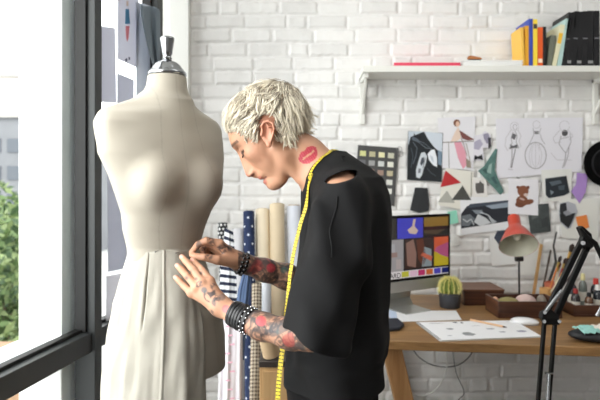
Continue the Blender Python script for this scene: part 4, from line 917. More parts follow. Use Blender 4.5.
# ------------------------------------------------------------------ dress form
MD = 1.45; MX = (163-300)*MD/F; MK = MD/F; TH = math.radians(48)
def zy(py, d=MD): return CZ-(py-HY)*d/F
def mannequin():
    t = thing('dress_form', 'cream linen dress form with a chrome neck cap on a stand', 'dress form', (MX, MD, 0))
    lv = [(104, 167, 21, .058), (110, 166, 26, .062), (117, 164, 41, .070), (126, 162.5, 50, .078), (140, 164.5, 53, .086), (155, 165.5, 53.5, .095), (175, 169, 50, .100), (195, 170, 46, .098), (212, 168, 40.5, .090), (228, 165.5, 37, .082),
          (245, 164.5, 33.5, .078), (262, 168, 35, .082), (285, 173, 38, .092), (310, 177, 42, .098), (340, 178.5, 44.5, .104), (371, 178.5, 45, .106)]
    lv = lv[::-1]
    zs = np.array([zy(r[0]) for r in lv]); cx = [(r[1]-300)*MK for r in lv]; b = [r[3] for r in lv]
    c, s_ = math.cos(TH), math.sin(TH)
    a = [math.sqrt(max((r[2]*MK)**2-(r[3]*s_)**2, .0004))/c for r in lv]
    f = Vector((s_, -c, 0)); r_ = Vector((c, s_, 0)); C0 = Vector((MX, MD, 0))
    def at(u, v, py): q = C0+r_*u+f*v; return (q.x, q.y, zy(py))
    def sdf(p):
        d = stack(p, zs, np.array(cx), np.full(len(zs), MD), a, b, TH)
        neck = cap(p, (W(167.5, 120, MD)), (W(167, 78, MD)), .060, .0515); neck = np.maximum(neck, p[:, 2]-zy(76.5))
        d = smin(d, neck, .035)
        for sg in (-1, 1):
            d = smin(d, cap(p, at(sg*.035, 0, 112), at(sg*.150, -.005, 125), .045, .034), .04)
            d = smin(d, ell(p, at(sg*.073, .078, 184), (.050, .060, .058)), .035)
            # flat armhole plate
            n = A(r_)*sg; q = (p-A(at(sg*.185, 0, 140)))@n; d = smax(d, q, .012)
        return np.maximum(d, zy(371)-p[:, 2])
    V, Q = surface_nets(sdf, (MX-.24, MD-.26, zy(371)-.02), (MX+.24, MD+.26, zy(74)), .0034)
    N = wav(V, 9, 2)
    base = np.array(lin((178, 171, 158)))*(1+.05*N[:, None])
    # stitched princess seams drawn as thin darker lines
    U = (V-A(C0))@A(r_); Vf = (V-A(C0))@A(f)
    for sg in (-1, 0, 1):
        ln = np.interp(V[:, 2], [zy(371), zy(245), zy(184), zy(112)], [.09*sg, .055*sg, .075*sg, .05*sg]); m = (np.abs(U-ln) < .0016) & (Vf > 0); base[m] *= .90
    mesh_np('body', V, Q, attr_mat('form_linen', .9, bump=.35, bscale=900, sheen=.1), t, base)
    ch = mat('polished_chrome', (150, 152, 155), .16, 1)
    k = MK; cap_c = Vector(((167.3-300)*k, MD, 0))
    pf = [(0, 76.5), (18, 76.5), (19, 75.5), (19, 73), (17.5, 71.5), (16.5, 71), (16, 69.5), (14, 67), (13.6, 66), (11, 63.5), (8, 62), (5, 61), (4.2, 60), (4.8, 58.5), (4, 57.5), (4, 55.5), (5, 54), (5.4, 50), (6.4, 44), (7.2, 39.5), (7, 38), (5.5, 37), (0, 36.6)]
    MB().lathe([(r*k, zy(y)) for r, y in pf], 40, None, cap_c).build('neck_cap', ch, t, sharp=50)
    # pink knob at the shoulder plate, stand below
    so = W(107, 121, MD-.130)
    MB().tube([so+Vector((.004, 0, 0)), so+Vector((-.010, 0, .004))], [.006, .005], 14).build('shoulder_pin', mat('pin_metal', (186, 168, 160), .3, .8), t)
    pole = mat('stand_steel', (150, 150, 152), .3, .9)
    cx0 = (169-300)*MK
    MB().tube([(cx0, MD, .10), (cx0, MD, zy(371)+.01)], .016, 18).build('pole', pole, t)
    for q in range(3):
        w = q*2*PI/3+.4
        MB().tube([(cx0, MD, .14), (cx0+.12*math.cos(w), MD+.12*math.sin(w), .09), (cx0+.24*math.cos(w), MD+.24*math.sin(w), .018)], [.013, .012, .012], 12).build('leg', pole, t)
    MB().lathe([(0, 0), (.055, 0), (.055, .004), (0, .004)], 32, None, (cx0, MD, zy(371)-.006)).build('base_plate', flat((120, 110, 96)), t)
mannequin()

# muslin skirt being pinned round the waist of the form
SKL = [(247, 131, 195, .094), (256, 129, 197, .099), (268, 125.5, 200, .106), (282, 121.5, 204, .114), (300, 117, 208.5, .124), (320, 113, 212, .134), (345, 109.5, 215, .146), (370, 107.5, 216.5, .156), (400, 105.5, 217.5, .168), (440, 103, 219, .18), (480, 101, 220, .19)]
def skirt_R(z, al):
    """centre x and outward radius of the muslin at height z, angle al (0 = picture left, 90 = to the camera)"""
    zz = [zy(r[0]) for r in SKL][::-1]; R = SKL[::-1]
    lx = np.interp(z, zz, [(r[1]-300)*MK for r in R]); rx = np.interp(z, zz, [(r[2]-300)*MK for r in R]); ry = np.interp(z, zz, [r[3] for r in R])
    c, h = (lx+rx)/2, (rx-lx)/2
    t = np.clip((zy(247)-z)/(zy(400)-zy(247))*-1, 0, 1) if False else np.clip((zy(247)-z)/.41, 0, 1.3)
    # folds: dart groove, pinned seam ridge and soft folds that open downward
    g = -.016*np.exp(-((al-83)/1.1)**2)*np.clip(1-abs(t-.22)/.24, 0, 1)*1.6
    g += .0030*np.exp(-((al-(107-3*t))/1.1)**2)+(.003+.008*t)*np.exp(-((al-(128-4*t))/9)**2)
    g += t*(.003*np.sin(np.radians(al*3.1+20))+.0008*np.sin(np.radians(al*9+60+40*t))) + .0018*np.sin(z*21+al*.13+1.6*np.sin(z*13-al*.21))*np.clip(t*3, 0, 1)+.0010*np.sin(z*47-al*.23+2*np.sin(z*17+al*.17))*np.clip(t*3, 0, 1)
    return c, h, ry, g
def skirt():
    na, nz = 330, 110; al = np.linspace(-62, 152, na); z = np.linspace(zy(247), zy(480), nz)
    Al, Z = np.meshgrid(al, z)
    c, h, ry, g = skirt_R(Z, Al)
    w = np.radians(Al); X = c-(h+g)*np.cos(w); Y = MD-(ry+g)*np.sin(w)
    # top hem dips a little between pins
    Zt = Z+.003*np.sin(np.radians(Al*4))*(Z > zy(252))
    V = np.stack([X.ravel(), Y.ravel(), Zt.ravel()], 1)
    i = (np.arange(nz-1)[:, None]*na+np.arange(na-1)[None]).ravel(); Q = np.stack([i, i+na, i+na+1, i+1], 1)
    m = mat('muslin', (184, 180, 169), .92, bump=.5, bscale=1300, var=.06, vscale=14)
    o = mesh_np('muslin_skirt', V, Q, m); md = o.modifiers.new('thickness', 'SOLIDIFY'); md.thickness = .0016; md.offset = 1
    tag(o, 'unfinished off white muslin skirt pinned round the dress form', 'skirt')
    o.location = (0, 0, 0)
skirt()
def skirt_pt(px, py, out=.002):
    best = None
    for a in np.linspace(20, 150, 131):
        z = zy(py); c, h, ry, g = skirt_R(z, a); w = math.radians(a); x = c-(h+g)*math.cos(w); y = MD-(ry+g+out)*math.sin(w)
        e = abs(300+x*F/y-px)
        if best is None or e < best[0]: best = (e, x, y, z)
    _, x, y, z = best; z = CZ-(py-HY)*y/F; return Vector((x, y, z))
for k, (a, b) in enumerate((((155, 252), (158.5, 250.5)), ((176, 253), (179.5, 252)))):
    p, q = skirt_pt(*a, .004), skirt_pt(*b, .004)
    t = thing('dressmaker_pin', ['steel pin at the top of the dart in the muslin', 'steel pin at the top of the seam ridge in the muslin'][k], 'pin', p)
    MB().tube([p, q], .0007, 6).build('shaft', mat('pin_steel', (170, 170, 175), .25, 1), t); MB().ball(p, .0018, 8).build('head', flat((60, 60, 64), .3), t)

# ------------------------------------------------------------------ rolls of cloth and paper behind
def roll(name, label, top, bot, r, m, core=None, cat='fabric roll', group='rolls leaning by the brick wall', r2=None):
    top, bot = Vector(top), Vector(bot); t = thing(name, label, cat, bot, group)
    a = (top-bot).normalized(); n = 22; r2 = r2 or r
    e = a.orthogonal().normalized(); f = a.cross(e); b = MB(); L = (top-bot).length; S_ = 12
    vs = []; fs = []; uv = []
    for i in range(S_+1):
        rr = r2+(r-r2)*i/S_
        for k in range(n): w = 2*PI*k/n; vs.append(bot+a*L*i/S_+(e*math.cos(w)+f*math.sin(w))*rr)
    for i in range(S_):
        for k in range(n):
            fs.append((i*n+k, i*n+(k+1) % n, (i+1)*n+(k+1) % n, (i+1)*n+k)); U = 2*PI*r/n
            uv.append([(k*U, L*i/S_), ((k+1)*U, L*i/S_), ((k+1)*U, L*(i+1)/S_), (k*U, L*(i+1)/S_)])
    # inner wall of the hollow end
    o = len(vs)
    for rr, dz in ((r*.985, 0), (r*.80, 0), (r*.80, -.12)):
        for k in range(n): w = 2*PI*k/n; vs.append(top+a*dz+(e*math.cos(w)+f*math.sin(w))*rr)
    pr = S_*n
    for s0 in (pr, o, o+n):
        s1 = {pr: o, o: o+n, o+n: o+2*n}[s0]
        for k in range(n): fs.append((s0+k, s0+(k+1) % n, s1+(k+1) % n, s1+k)); uv.append([(0, 0)]*4)
    fs.append(tuple(o+2*n+k for k in range(n))); uv.append([(0, 0)]*n)
    fs.append(tuple(range(n-1, -1, -1))); uv.append([(0, 0)]*n)
    b.add(vs, fs, uv); b.build('wrap', m, t)
    if core:
        MB().lathe([(r*.62, -.2), (r*.78, -.2), (r*.78, .004), (r*.62, .004)], 20, a.to_track_quat('Z', 'Y').to_matrix().to_4x4(), top).build('core_tube', mat('card_core', core, .8), t)
    return t
def fl(px, d): p = W(px, 300, d); return (p.x, p.y, .04)
navy = pattern('navy_dots', 'dots', (28, 44, 80), (214, 220, 230), .044)
roll('fabric_roll', 'navy fabric roll with white dots beside the cream rolls', W(248.8, 212, 2.72), fl(252, 2.34), .0285, navy)
roll('paper_roll', 'cream paper roll right of the navy dotted roll', W(262.5, 210, 2.76), fl(264, 2.42), .036, mat('cream_paper', (236, 222, 196), .8, var=.05), (180, 150, 110), 'paper roll', r2=.034)
roll('paper_roll', 'tallest kraft paper roll standing right of the cream roll', W(277, 204.5, 2.74), fl(279, 2.52), .0375, mat('kraft_paper', (218, 200, 170), .8, var=.06), (150, 120, 90), 'paper roll')
roll('paper_roll', 'pale bluish white roll beside the kraft roll', W(294, 206, 2.76), fl(299, 2.60), .038, mat('pale_paper', (214, 218, 228), .7), (190, 190, 196), 'paper roll')
roll('fabric_roll', 'gingham checked fabric roll in cream and brown', W(257, 284, 2.52), fl(253, 2.16), .0235, pattern('gingham', 'check', (222, 208, 184), (92, 76, 66), .0155))
roll('fabric_roll', 'plain white fabric roll left of the navy dotted roll', W(238, 230, 2.74), fl(237, 2.40), .035, mat('white_roll', (222, 222, 226), .9, bump=.2, bscale=60))
roll('paper_roll', 'glossy transparent film roll in front of the kraft roll', W(266.5, 276, 2.46), fl(266, 2.30), .022, mat('film', (206, 210, 218), .15, coat=.6), (190, 190, 196), 'film roll')
roll('fabric_roll', 'thin black and white dotted roll leaning at the left end', W(222.5, 223, 2.70), fl(229, 2.52), .024, pattern('black_dots', 'bigdots', (26, 28, 34), (226, 226, 226), .020))
def drape(name, label, pts_l, pts_r, dep, m, seed, amp=.006, thick=.002):
    """hanging cloth between two edges given from top to bottom"""
    n, k = 40, 24; vs = []; fs = []; uvs = []
    def ed(pts, t):
        ys = [q[1] for q in pts]; y = ys[0]+(ys[-1]-ys[0])*t; return np.interp(y, ys, [q[0] for q in pts]), y
    for i in range(n+1):
        (xl, yl), (xr, yr) = ed(pts_l, i/n), ed(pts_r, i/n)
        for j in range(k+1):
            s = j/k; px, py = xl+(xr-xl)*s, yl+(yr-yl)*s
            dd = np.interp(py, [220, 470], dep)-amp*math.sin(s*13+seed+.5*math.sin(i*.2))-amp*.7*math.sin(s*23+seed*2)-.012*math.sin(PI*s)
            vs.append(W(px, py, dd))
    for i in range(n):
        for j in range(k):
            a = i*(k+1)+j; f4 = (a, a+1, a+k+2, a+k+1); fs.append(f4); uvs.append([((q % (k+1))*.005, (q//(k+1))*.0107) for q in f4])
    o = MB().add(vs, fs, uvs).build(name, m, solid=thick); return tag(o, label, 'fabric')
drape('striped_fabric', 'navy and white striped fabric draped over the rolls', [(225, 228), (221, 262), (219, 300), (217, 330)], [(233, 232), (236, 262), (237, 300), (236, 330)], (2.34, 2.20), pattern('navy_stripe', 'stripe', (226, 228, 232), (30, 38, 62), .032), 1, .003)
drape('white_fabric', 'long white fabric with faint pink marks hanging low', [(221, 318), (218, 400), (217, 462)], [(243, 318), (242, 400), (242, 462)], (2.26, 2.12), mat('white_cotton', (224, 220, 226), .9, bump=.2, bscale=50), 3)
drape('denim_fabric', 'folded blue grey denim length in front of the dotted roll', [(246, 262), (238, 290), (235, 318), (238, 360)], [(252, 258), (250, 290), (247, 318), (244, 360)], (2.26, 2.16), mat('denim', (84, 104, 138), .9, bump=.5, bscale=500), 5, .003)
for i in range(9):
    px, py = 225+(i % 3)*2.2, 326+i*9; d = np.interp(py, [220, 470], (2.26, 2.12))-.022
    o = MB().prism([W(px, py, d), W(px+5, py-.8, d), W(px+5.6, py+.9, d), W(px+.4, py+1.4, d)], (0, -.0005, 0)).build('chalk_mark', flat((226, 178, 196)), smooth=False)
    par = bpy.data.objects['white_fabric']; o.parent = par
# small wooden cabinet with a dark rim
oak = wood('pale_oak', (176, 138, 92), (204, 168, 120), 2, .5, .7)
t = thing('wooden_cabinet', 'pale wooden cabinet with a dark top under the short card tube', 'cabinet', (-.05, 2.02, 0))
x0, x1 = (259.5-300)*1.95/F, (330-300)*1.95/F; zt = CZ-(361-HY)*1.95/F
MB().box((x0, 1.95, .03), (x1, 2.08, zt-.022)).build('body', oak, t, bevel=.002)
MB().box((x0-.002, 1.945, zt-.022), (x1+.002, 2.085, zt)).build('top', flat((52, 44, 40), .5), t, bevel=.002)
MB().box((x0+.012, 1.943, .05), (x1-.012, 1.95, zt-.035)).build('door', oak, t, bevel=.001)
ct = thing('card_tube', 'short open beige cardboard tube on the wooden cabinet', 'tube', W(268, 356, 2.0))
b = MB(); p0, p1 = W(271.5, 364, 1.985), W(266, 340.5, 1.965); a = (p1-p0).normalized(); M = a.to_track_quat('Z', 'Y').to_matrix().to_4x4(); L = (p1-p0).length
p0.z = zt+.012; MB().lathe([(.026, 0), (.032, 0), (.032, L), (.026, L), (.027, .01), (.0, .008)], 28, M, p0).build('wall', mat('card_tube', (204, 176, 140), .8), ct)
# ------------------------------------------------------------------ the person
HK = 1.36/F; HO = W(266.5, 133, 1.36)
HF = Vector((-.772, 0, -.636)); HU = Vector((-.636, 0, .772)); HS = Vector((0, -1, 0))   # face forward, head up, towards the camera
HM = np.stack([A(HF), A(HU), A(HS)], 1)
def head_sdf(p):
    q = ((p-A(HO))@HM)/HK                                  # picture-sized units in the head's own frame
    E_ = lambda c, r: ell(q, c, r)
    d = E_((-8, 11, 0), (39.5, 32, 30.5))
    d = smin(d, E_((13, 10, 0), (20.5, 17, 25)), 8)
    d = smin(d, E_((13, -12, 0), (19, 32, 23)), 10)
    d = smin(d, cap(q, (8, -22, 0), (21, -40, 0), 17, 11), 8)
    for s in (-1, 1):
        d = smin(d, E_((18, -8, s*16), (11, 8, 7)), 7)                       # cheekbone
        d = smin(d, cap(q, (0, -30, s*19), (18, -45, s*8), 5.5, 5), 7)         # jaw line
        d = smin(d, cap(q, (31, 9.5, s*4), (27, 9.5, s*16), 3.2, 3.0), 4)        # brow
        d = smax(d, -E_((33.5, 1.5, s*12), (6, 5, 7.5)), 4)                     # eye socket
        d = smin(d, E_((25.0, 1.0, s*11.5), (6.6, 6.4, 7.2)), 1.5)               # closed lid over the eye
    d = smin(d, E_((26, -43.5, 0), (7.5, 6.5, 9)), 5)                        # chin
    d = smin(d, cap(q, (31.5, 4, 0), (39.3, -20.5, 0), 2.6, 3.4), 2.6)          # nose
    d = smin(d, cap(q, (29, 2, 0), (32.5, -22, 0), 3.6, 6.0), 3)
    d = smin(d, E_((34.6, -25.2, 0), (3.8, 3.4, 4.5)), 2)
    for s in (-1, 1): d = smin(d, E_((36.0, -22.3, s*4.2), (3.8, 2.9, 2.6)), 1.5)
    d = smin(d, E_((28, -29, 0), (6.0, 5, 10)), 4)
    d = smin(d, E_((31.6, -31.0, 0), (3.4, 2.2, 8)), 1.6)
    d = smin(d, E_((30.8, -37.2, 0), (3.5, 2.6, 7)), 1.8)
    d = smax(d, -E_((35.5, -34, 0), (5, .7, 10)), .8)
    d = d*HK
    nk = cap(p, W(291, 146, 1.36), W(306, 158, 1.36), .049, .051)
    nk = smin(nk, cap(p, W(306, 158, 1.36), W(324, 178, 1.37), .051, .064), .02)
    d = smin(d, nk, .022)
    d = smin(d, cap(p, W(276, 148, 1.305), W(300, 178, 1.33), .011, .012), .018)  # neck muscle
    for yy in (1.36-.0785, 1.36+.0785):
        sg = 1 if yy < 1.36 else -1
        e = ell(p, W(267.5, 132.5, yy), (.0152, .0060, .0275), np.array(Matrix.Rotation(-.06, 3, 'Y'), np.float32))
        rim = [W(262.5, 132, yy-.003*sg), W(261.5, 126, yy-.006*sg), W(264, 122, yy-.009*sg), W(268.5, 120.8, yy-.011*sg), W(272.8, 123.5, yy-.012*sg), W(274, 129, yy-.011*sg), W(272.8, 135, yy-.008*sg), W(271, 140.5, yy-.005*sg)]
        hx = chain(p, rim, [.0026]*8, .003)
        e = smax(e, -ell(p, W(266.3, 131.5, yy-.008*sg), (.0088, .009, .0185), np.array(Matrix.Rotation(-.06, 3, 'Y'), np.float32)), .003)
        e = smin(e, hx, .004); e = smin(e, ell(p, W(269, 144.5, yy-.001*sg), (.0066, .0052, .0078)), .005)
        e = smin(e, ell(p, W(261.5, 134.5, yy-.003*sg), (.0035, .005, .006)), .003)
        e = smin(e, chain(p, [W(272, 126, yy-.006*sg), W(268.5, 127, yy-.007*sg), W(265.5, 122.5, yy-.006*sg)], [.0022]*3, .003), .003)
        d = smin(d, e, .004)
    return d
def fing(p, pts, rs):
    return chain(p, pts, rs, .0025)
def near_arm(p):
    pa = [W(222, 307, 1.245), W(240, 316.5, 1.225), W(262, 326.5, 1.195), W(292, 333.5, 1.158), W(311, 333, 1.135), W(330, 275, 1.15), W(343, 203, 1.19)]
    d = chain(p, pa, [.0218, .0240, .0278, .0320, .034, .042, .050], .02)
    wr = W(219, 305, 1.25); kn = [W(210, 281, 1.270), W(203, 283, 1.263), W(197, 287.5, 1.262), W(191.5, 293, 1.268)]
    h = None
    for k, r in zip(kn, (.0108, .0112, .0105, .0098)):
        e = cap(p, wr, k, .0185, r); h = e if h is None else smin(h, e, .012)
    d = smin(d, h, .016)
    F4 = [([kn[0], W(201.5, 269.5, 1.290), W(196, 264.5, 1.310), W(192.5, 260, 1.325)], [.0100, .0088, .0082, .0070]),
          ([kn[1], W(193.5, 270, 1.285), W(187, 262.5, 1.302), W(182, 257, 1.318)], [.0102, .0090, .0082, .0070]),
          ([kn[2], W(187.5, 276.5, 1.285), W(182, 270, 1.300), W(177.5, 265.8, 1.314)], [.0098, .0086, .0080, .0068]),
          ([kn[3], W(184.0, 286.0, 1.288), W(179.5, 281, 1.299), W(175.8, 277.5, 1.309)], [.0090, .0080, .0074, .0064])]
    f = None
    for pts, rs in F4: e = fing(p, pts, rs); f = e if f is None else np.minimum(f, e)
    th = fing(p, [W(219, 298, 1.265), W(209, 289, 1.297), W(202, 280, 1.315), W(199, 275, 1.325)], [.015, .0115, .0095, .008])
    d = smin(d, f, .007); d = smin(d, th, .006)
    for k in kn: d = smin(d, cap(p, k+Vector((0, -.0035, 0)), k+Vector((0, -.0035, 0)), .0085, .0085), .006)
    return d
def far_arm(p):
    pa = [W(239, 262, 1.43), W(247, 264.5, 1.437), W(264, 270, 1.46), W(286, 276.5, 1.49), W(306, 286, 1.515), W(325, 240, 1.53), W(338, 203, 1.53)]
    d = chain(p, pa, [.0205, .0225, .0285, .0325, .034, .042, .050], .02)
    wr = W(235.5, 259.5, 1.425); kn = [W(219.5, 243.5, 1.392), W(218.5, 247.5, 1.41), W(219, 251.5, 1.425), W(221, 255.5, 1.435)]
    h = None
    for k, r in zip(kn, (.0110, .0112, .0105, .0095)):
        e = cap(p, wr, k, .019, r); h = e if h is None else smin(h, e, .012)
    d = smin(d, h, .016)
    th = fing(p, [W(231, 261.5, 1.405), W(217.5, 259.8, 1.378), W(204.5, 257.3, 1.368), W(196.5, 256.4, 1.372), W(191.8, 255.2, 1.378)], [.016, .0125, .0092, .0085, .0068])
    d = smin(d, th, .010)
    F4 = [([kn[0], W(206.5, 240.5, 1.378), W(198, 244.5, 1.378), W(191.3, 252.3, 1.384)], [.0105, .0092, .0084, .0068]),
          ([kn[1], W(208, 243, 1.402), W(202.5, 248.5, 1.405), W(203.5, 255, 1.40)], [.0102, .0088, .0082, .0070]),
          ([kn[2], W(209, 247, 1.425), W(204, 252.5, 1.425), W(208, 258, 1.415)], [.0098, .0084, .0078, .0068]),
          ([kn[3], W(212, 252, 1.44), W(208, 256, 1.438), W(212, 260, 1.428)], [.0090, .0078, .0072, .0062])]
    f = None
    for pts, rs in F4: e = fing(p, pts, rs); f = e if f is None else np.minimum(f, e)
    return smin(d, f, .006)
def px_stack(rows, yc, grow=0.0):
    """rows: picture row, centre column, half width in columns, half depth in metres; all at depth yc"""
    R = rows[::-1]; k = yc/F
    return (np.array([CZ-(r[0]-HY)*k for r in R]), np.array([(r[1]-300)*k for r in R]), np.full(len(R), yc), np.array([r[2]*k+grow for r in R]), np.array([r[3]+grow for r in R]))
TOR = [(168, 336, 14, .07), (178, 342, 26, .13), (190, 346, 32, .16), (210, 348, 34, .16), (240, 346, 36, .15), (275, 342, 41, .145), (310, 339, 42, .145), (350, 336, 41, .145), (390, 335, 39, .14), (440, 336, 38, .14)]
TS = px_stack(TOR, 1.37)
def torso(p):
    d = stack(p, *TS)
    d = smin(d, cap(p, W(328, 180, 1.33), W(343, 200, 1.20), .058, .052), .03)
    return smin(d, cap(p, W(328, 180, 1.41), W(340, 200, 1.53), .058, .052), .03)
def in_box(p, lo, hi): return ((p >= A(lo)) & (p <= A(hi))).all(1)
def masked(p, f, lo, hi):
    d = np.full(len(p), 1.0, np.float32); c = (A(lo)+A(hi))/2; h = (A(hi)-A(lo))/2
    out = np.linalg.norm(np.maximum(np.abs(p-c)-h, 0), axis=1); m = out < .02
    if m.any(): d[m] = f(p[m])
    d[~m] = out[~m]+.015
    return d
def body_sdf(p):
    hd = masked(p, head_sdf, (-.23, 1.21, 1.27), (.12, 1.50, 1.60))
    to = masked(p, torso, (-.02, 1.13, .66), (.24, 1.60, 1.40))
    d = smin(hd, to, .03)
    na = masked(p, near_arm, (-.33, 1.06, .92), (.17, 1.36, 1.36))
    fa = masked(p, far_arm, (-.33, 1.33, 1.02), (.18, 1.60, 1.38))
    return np.minimum(smin(d, na, .012), fa)
V, Q = surface_nets(body_sdf, (-.335, 1.05, .70), (.245, 1.62, 1.62), .0023)

# skin colour and tattoos: fixed marks on the skin, plus shade painted at eye, nostril and mouth
sp = np.stack([300+V[:, 0]*F/V[:, 1], HY-(V[:, 2]-CZ)*F/V[:, 1]], 1)
hq = ((V-A(HO))@HM)/HK
skin = np.tile(np.array(lin((192, 144, 116))), (len(V), 1)).astype(np.float32)
skin *= (1+.05*wav(V, 40)+.04*wav(V, 120, 2))[:, None]
hd_m = (V[:, 2] > 1.28) & (hq[:, 1] > -60) & (np.abs(V[:, 1]-1.36) < .12)
def blend(m, col, k=1.0):
    m = np.asarray(m, np.float32)*k; skin[:] = skin*(1-m[:, None])+np.array(lin(col))*m[:, None]
def soft(d, w): return np.clip(.5-d/w, 0, 1)
def spot(f, u, s, rf, ru, rs, w=.5):
    return soft(np.sqrt(((hq[:, 0]-f)/rf)**2+((hq[:, 1]-u)/ru)**2+((np.abs(hq[:, 2])-s)/rs)**2)-1, w)*hd_m
blend(spot(20, -14, 19, 14, 11, 10, .9), (208, 140, 118), .15)          # flushed cheek
blend(spot(39, -20, 0, 7, 6, 6, .8), (206, 130, 112), .35)               # nose tip
blend(spot(34, -31, 2, 4.5, 2.4, 9, .4), (164, 84, 78), .7)
blend(spot(33, -37, 2, 4.5, 2.8, 8, .4), (168, 88, 82), .7)
blend(soft(np.abs(hq[:, 1]+34)-.9, .9)*hd_m*(hq[:, 0] > 27)*(np.abs(hq[:, 2]) < 10), (110, 50, 48), .8)  # dark crease between the lips painted in as shade
# eyebrow and lash line, with the brow's shadow painted round the eye
bl = np.abs(hq[:, 1]-(10.6-.10*(np.abs(hq[:, 2])-10)))
blend(soft(bl-1.5, 1.2)*hd_m*(np.abs(hq[:, 2]) > 4.5)*(np.abs(hq[:, 2]) < 21)*(hq[:, 0] > 20), (84, 60, 46), .9)
el = np.abs(hq[:, 1]-(-1.6+.05*(np.abs(hq[:, 2])-12)**2*.25))
blend(spot(30, 2.5, 12, 7, 5.5, 8, .9), (150, 104, 84), .5)  # brow shadow painted into the lid colour
blend(soft(el-1.2, 1.2)*hd_m*(np.abs(hq[:, 2]) > 5)*(np.abs(hq[:, 2]) < 19)*(hq[:, 0] > 20), (38, 28, 26), .9)
blend(spot(37.0, -23.6, 4.6, 2.8, 1.7, 3.0, .6), (80, 36, 32), .9)  # nostril shade painted on; no opening is modelled
em_ = (np.abs(sp[:, 0]-267.5) < 9)*(np.abs(sp[:, 1]-132) < 16)*(np.abs(V[:, 1]-1.36) > .072)
blend(em_, (206, 128, 106), .35)
# lip print on the side of the neck
a = math.radians(-40); lx = (sp[:, 0]-308.3)*math.cos(a)+(sp[:, 1]-155.2)*math.sin(a); ly = -(sp[:, 0]-308.3)*math.sin(a)+(sp[:, 1]-155.2)*math.cos(a)
nm = (V[:, 1] < 1.35)*hd_m
lx /= 1.14; ly /= 1.16
up = (ly < 0)*(np.abs(lx) < 9.6)*(-ly < 6.3*np.sqrt(np.clip(1-(lx/9.6)**2, 0, 1))*(1-.22*np.exp(-(lx/2.0)**2)))
lo = (ly >= 0)*(np.abs(lx) < 9)*(ly < 6.6*np.sqrt(np.clip(1-(lx/9)**2, 0, 1)))
gap = np.abs(ly-.3*np.sin(lx*.5)) < .75*(np.abs(lx) < 6.5)
crk = np.sin(lx*3.1+ly*.6) > .72
blend(nm*(up+lo)*(1-gap), (172, 36, 60), .95); blend(nm*(up+lo)*(1-gap)*crk, (206, 96, 106), .6)
# arm tattoos
arm = ((sp[:, 0] < 318)*(sp[:, 1] > 225)*(V[:, 2] < 1.27)).astype(np.float32)
n1 = wav(V, 95, 1); n2 = wav(V, 150, 4); n3 = wav(V, 60, 8); n4 = wav(V, 210, 6)
onhand = ((sp[:, 0] < 232)*(V[:, 1] < 1.35)+(sp[:, 0] < 238)*(V[:, 1] >= 1.35)) > 0
fore = arm*(~onhand)
lines = soft(np.abs(n1)-.10, .12)+soft(np.abs(n2)-.08, .12)*.7
blend(fore, (140, 104, 86), .35); blend(fore*np.clip(lines, 0, 1), (44, 46, 50), .78)
blend(fore*soft(.30-n3, .14), (62, 66, 70), .7)
fine = np.clip(soft(-.12-wav(V, 330, 3), .25)+soft(.22-wav(V, 230, 9), .2), 0, 1)*soft(-.15-wav(V, 70, 31), .3)
blend(fore*fine, (46, 42, 46), .66)
blend(onhand*arm*fine*soft(.12-wav(V, 85, 14), .2)*(sp[:, 0] > 196), (52, 50, 56), .7)
blend(fore*soft(.52-wav(V, 48, 12), .10), (166, 58, 58), .6)
blend(fore*soft(.58-wav(V, 66, 21), .08), (62, 98, 92), .5)
blend(fore*(V[:, 1] > 1.35)*soft(.0-n4, .3), (52, 48, 50), .6)
def dotm(px, py, r, far=False):
    m = arm*(V[:, 1] > 1.35 if far else V[:, 1] < 1.35); return m*soft(np.hypot(sp[:, 0]-px, sp[:, 1]-py)-r, 1.2)
blend(dotm(261, 321, 5.2), (196, 74, 82), .85); blend(dotm(226, 309, 4.2), (186, 92, 104), .7); blend(dotm(222, 297, 3.5), (60, 66, 74), .6)
blend(dotm(211, 295, 7.5)*soft(-.12-n4, .4), (42, 46, 54), .85); blend(dotm(204, 290, 3), (52, 84, 96), .7); blend(dotm(216, 302, 4.5)*soft(-.1-n1, .3), (60, 60, 66), .7)
for x, y in ((190, 272), (196, 279), (186.5, 278), (201, 273)): blend(dotm(x, y, 1.7), (66, 62, 66), .7)
blend(dotm(228, 250, 4.2, True)*soft(-.1-n1, .4), (60, 60, 64), .75); blend(dotm(221, 247, 2.6, True), (70, 70, 74), .5); blend(dotm(271, 268, 4.5, True), (172, 44, 60), .8); blend(dotm(284, 270, 3.2, True), (60, 96, 90), .7)
# nails
for x, y, fr in ((181.2, 256, False), (176.8, 264.8, False), (175.2, 276.8, False), (192, 259.3, False)): blend(dotm(x, y, 2.0, fr), (224, 172, 156), .8)
PT = thing('person', 'person with short bleached hair and tattooed arms in a black top, pinning the skirt', 'person', (.08, 1.37, 0))
mesh_np('body', V, Q, attr_mat('skin', .48, sss=.06, bump=.15, bscale=500), PT, skin)

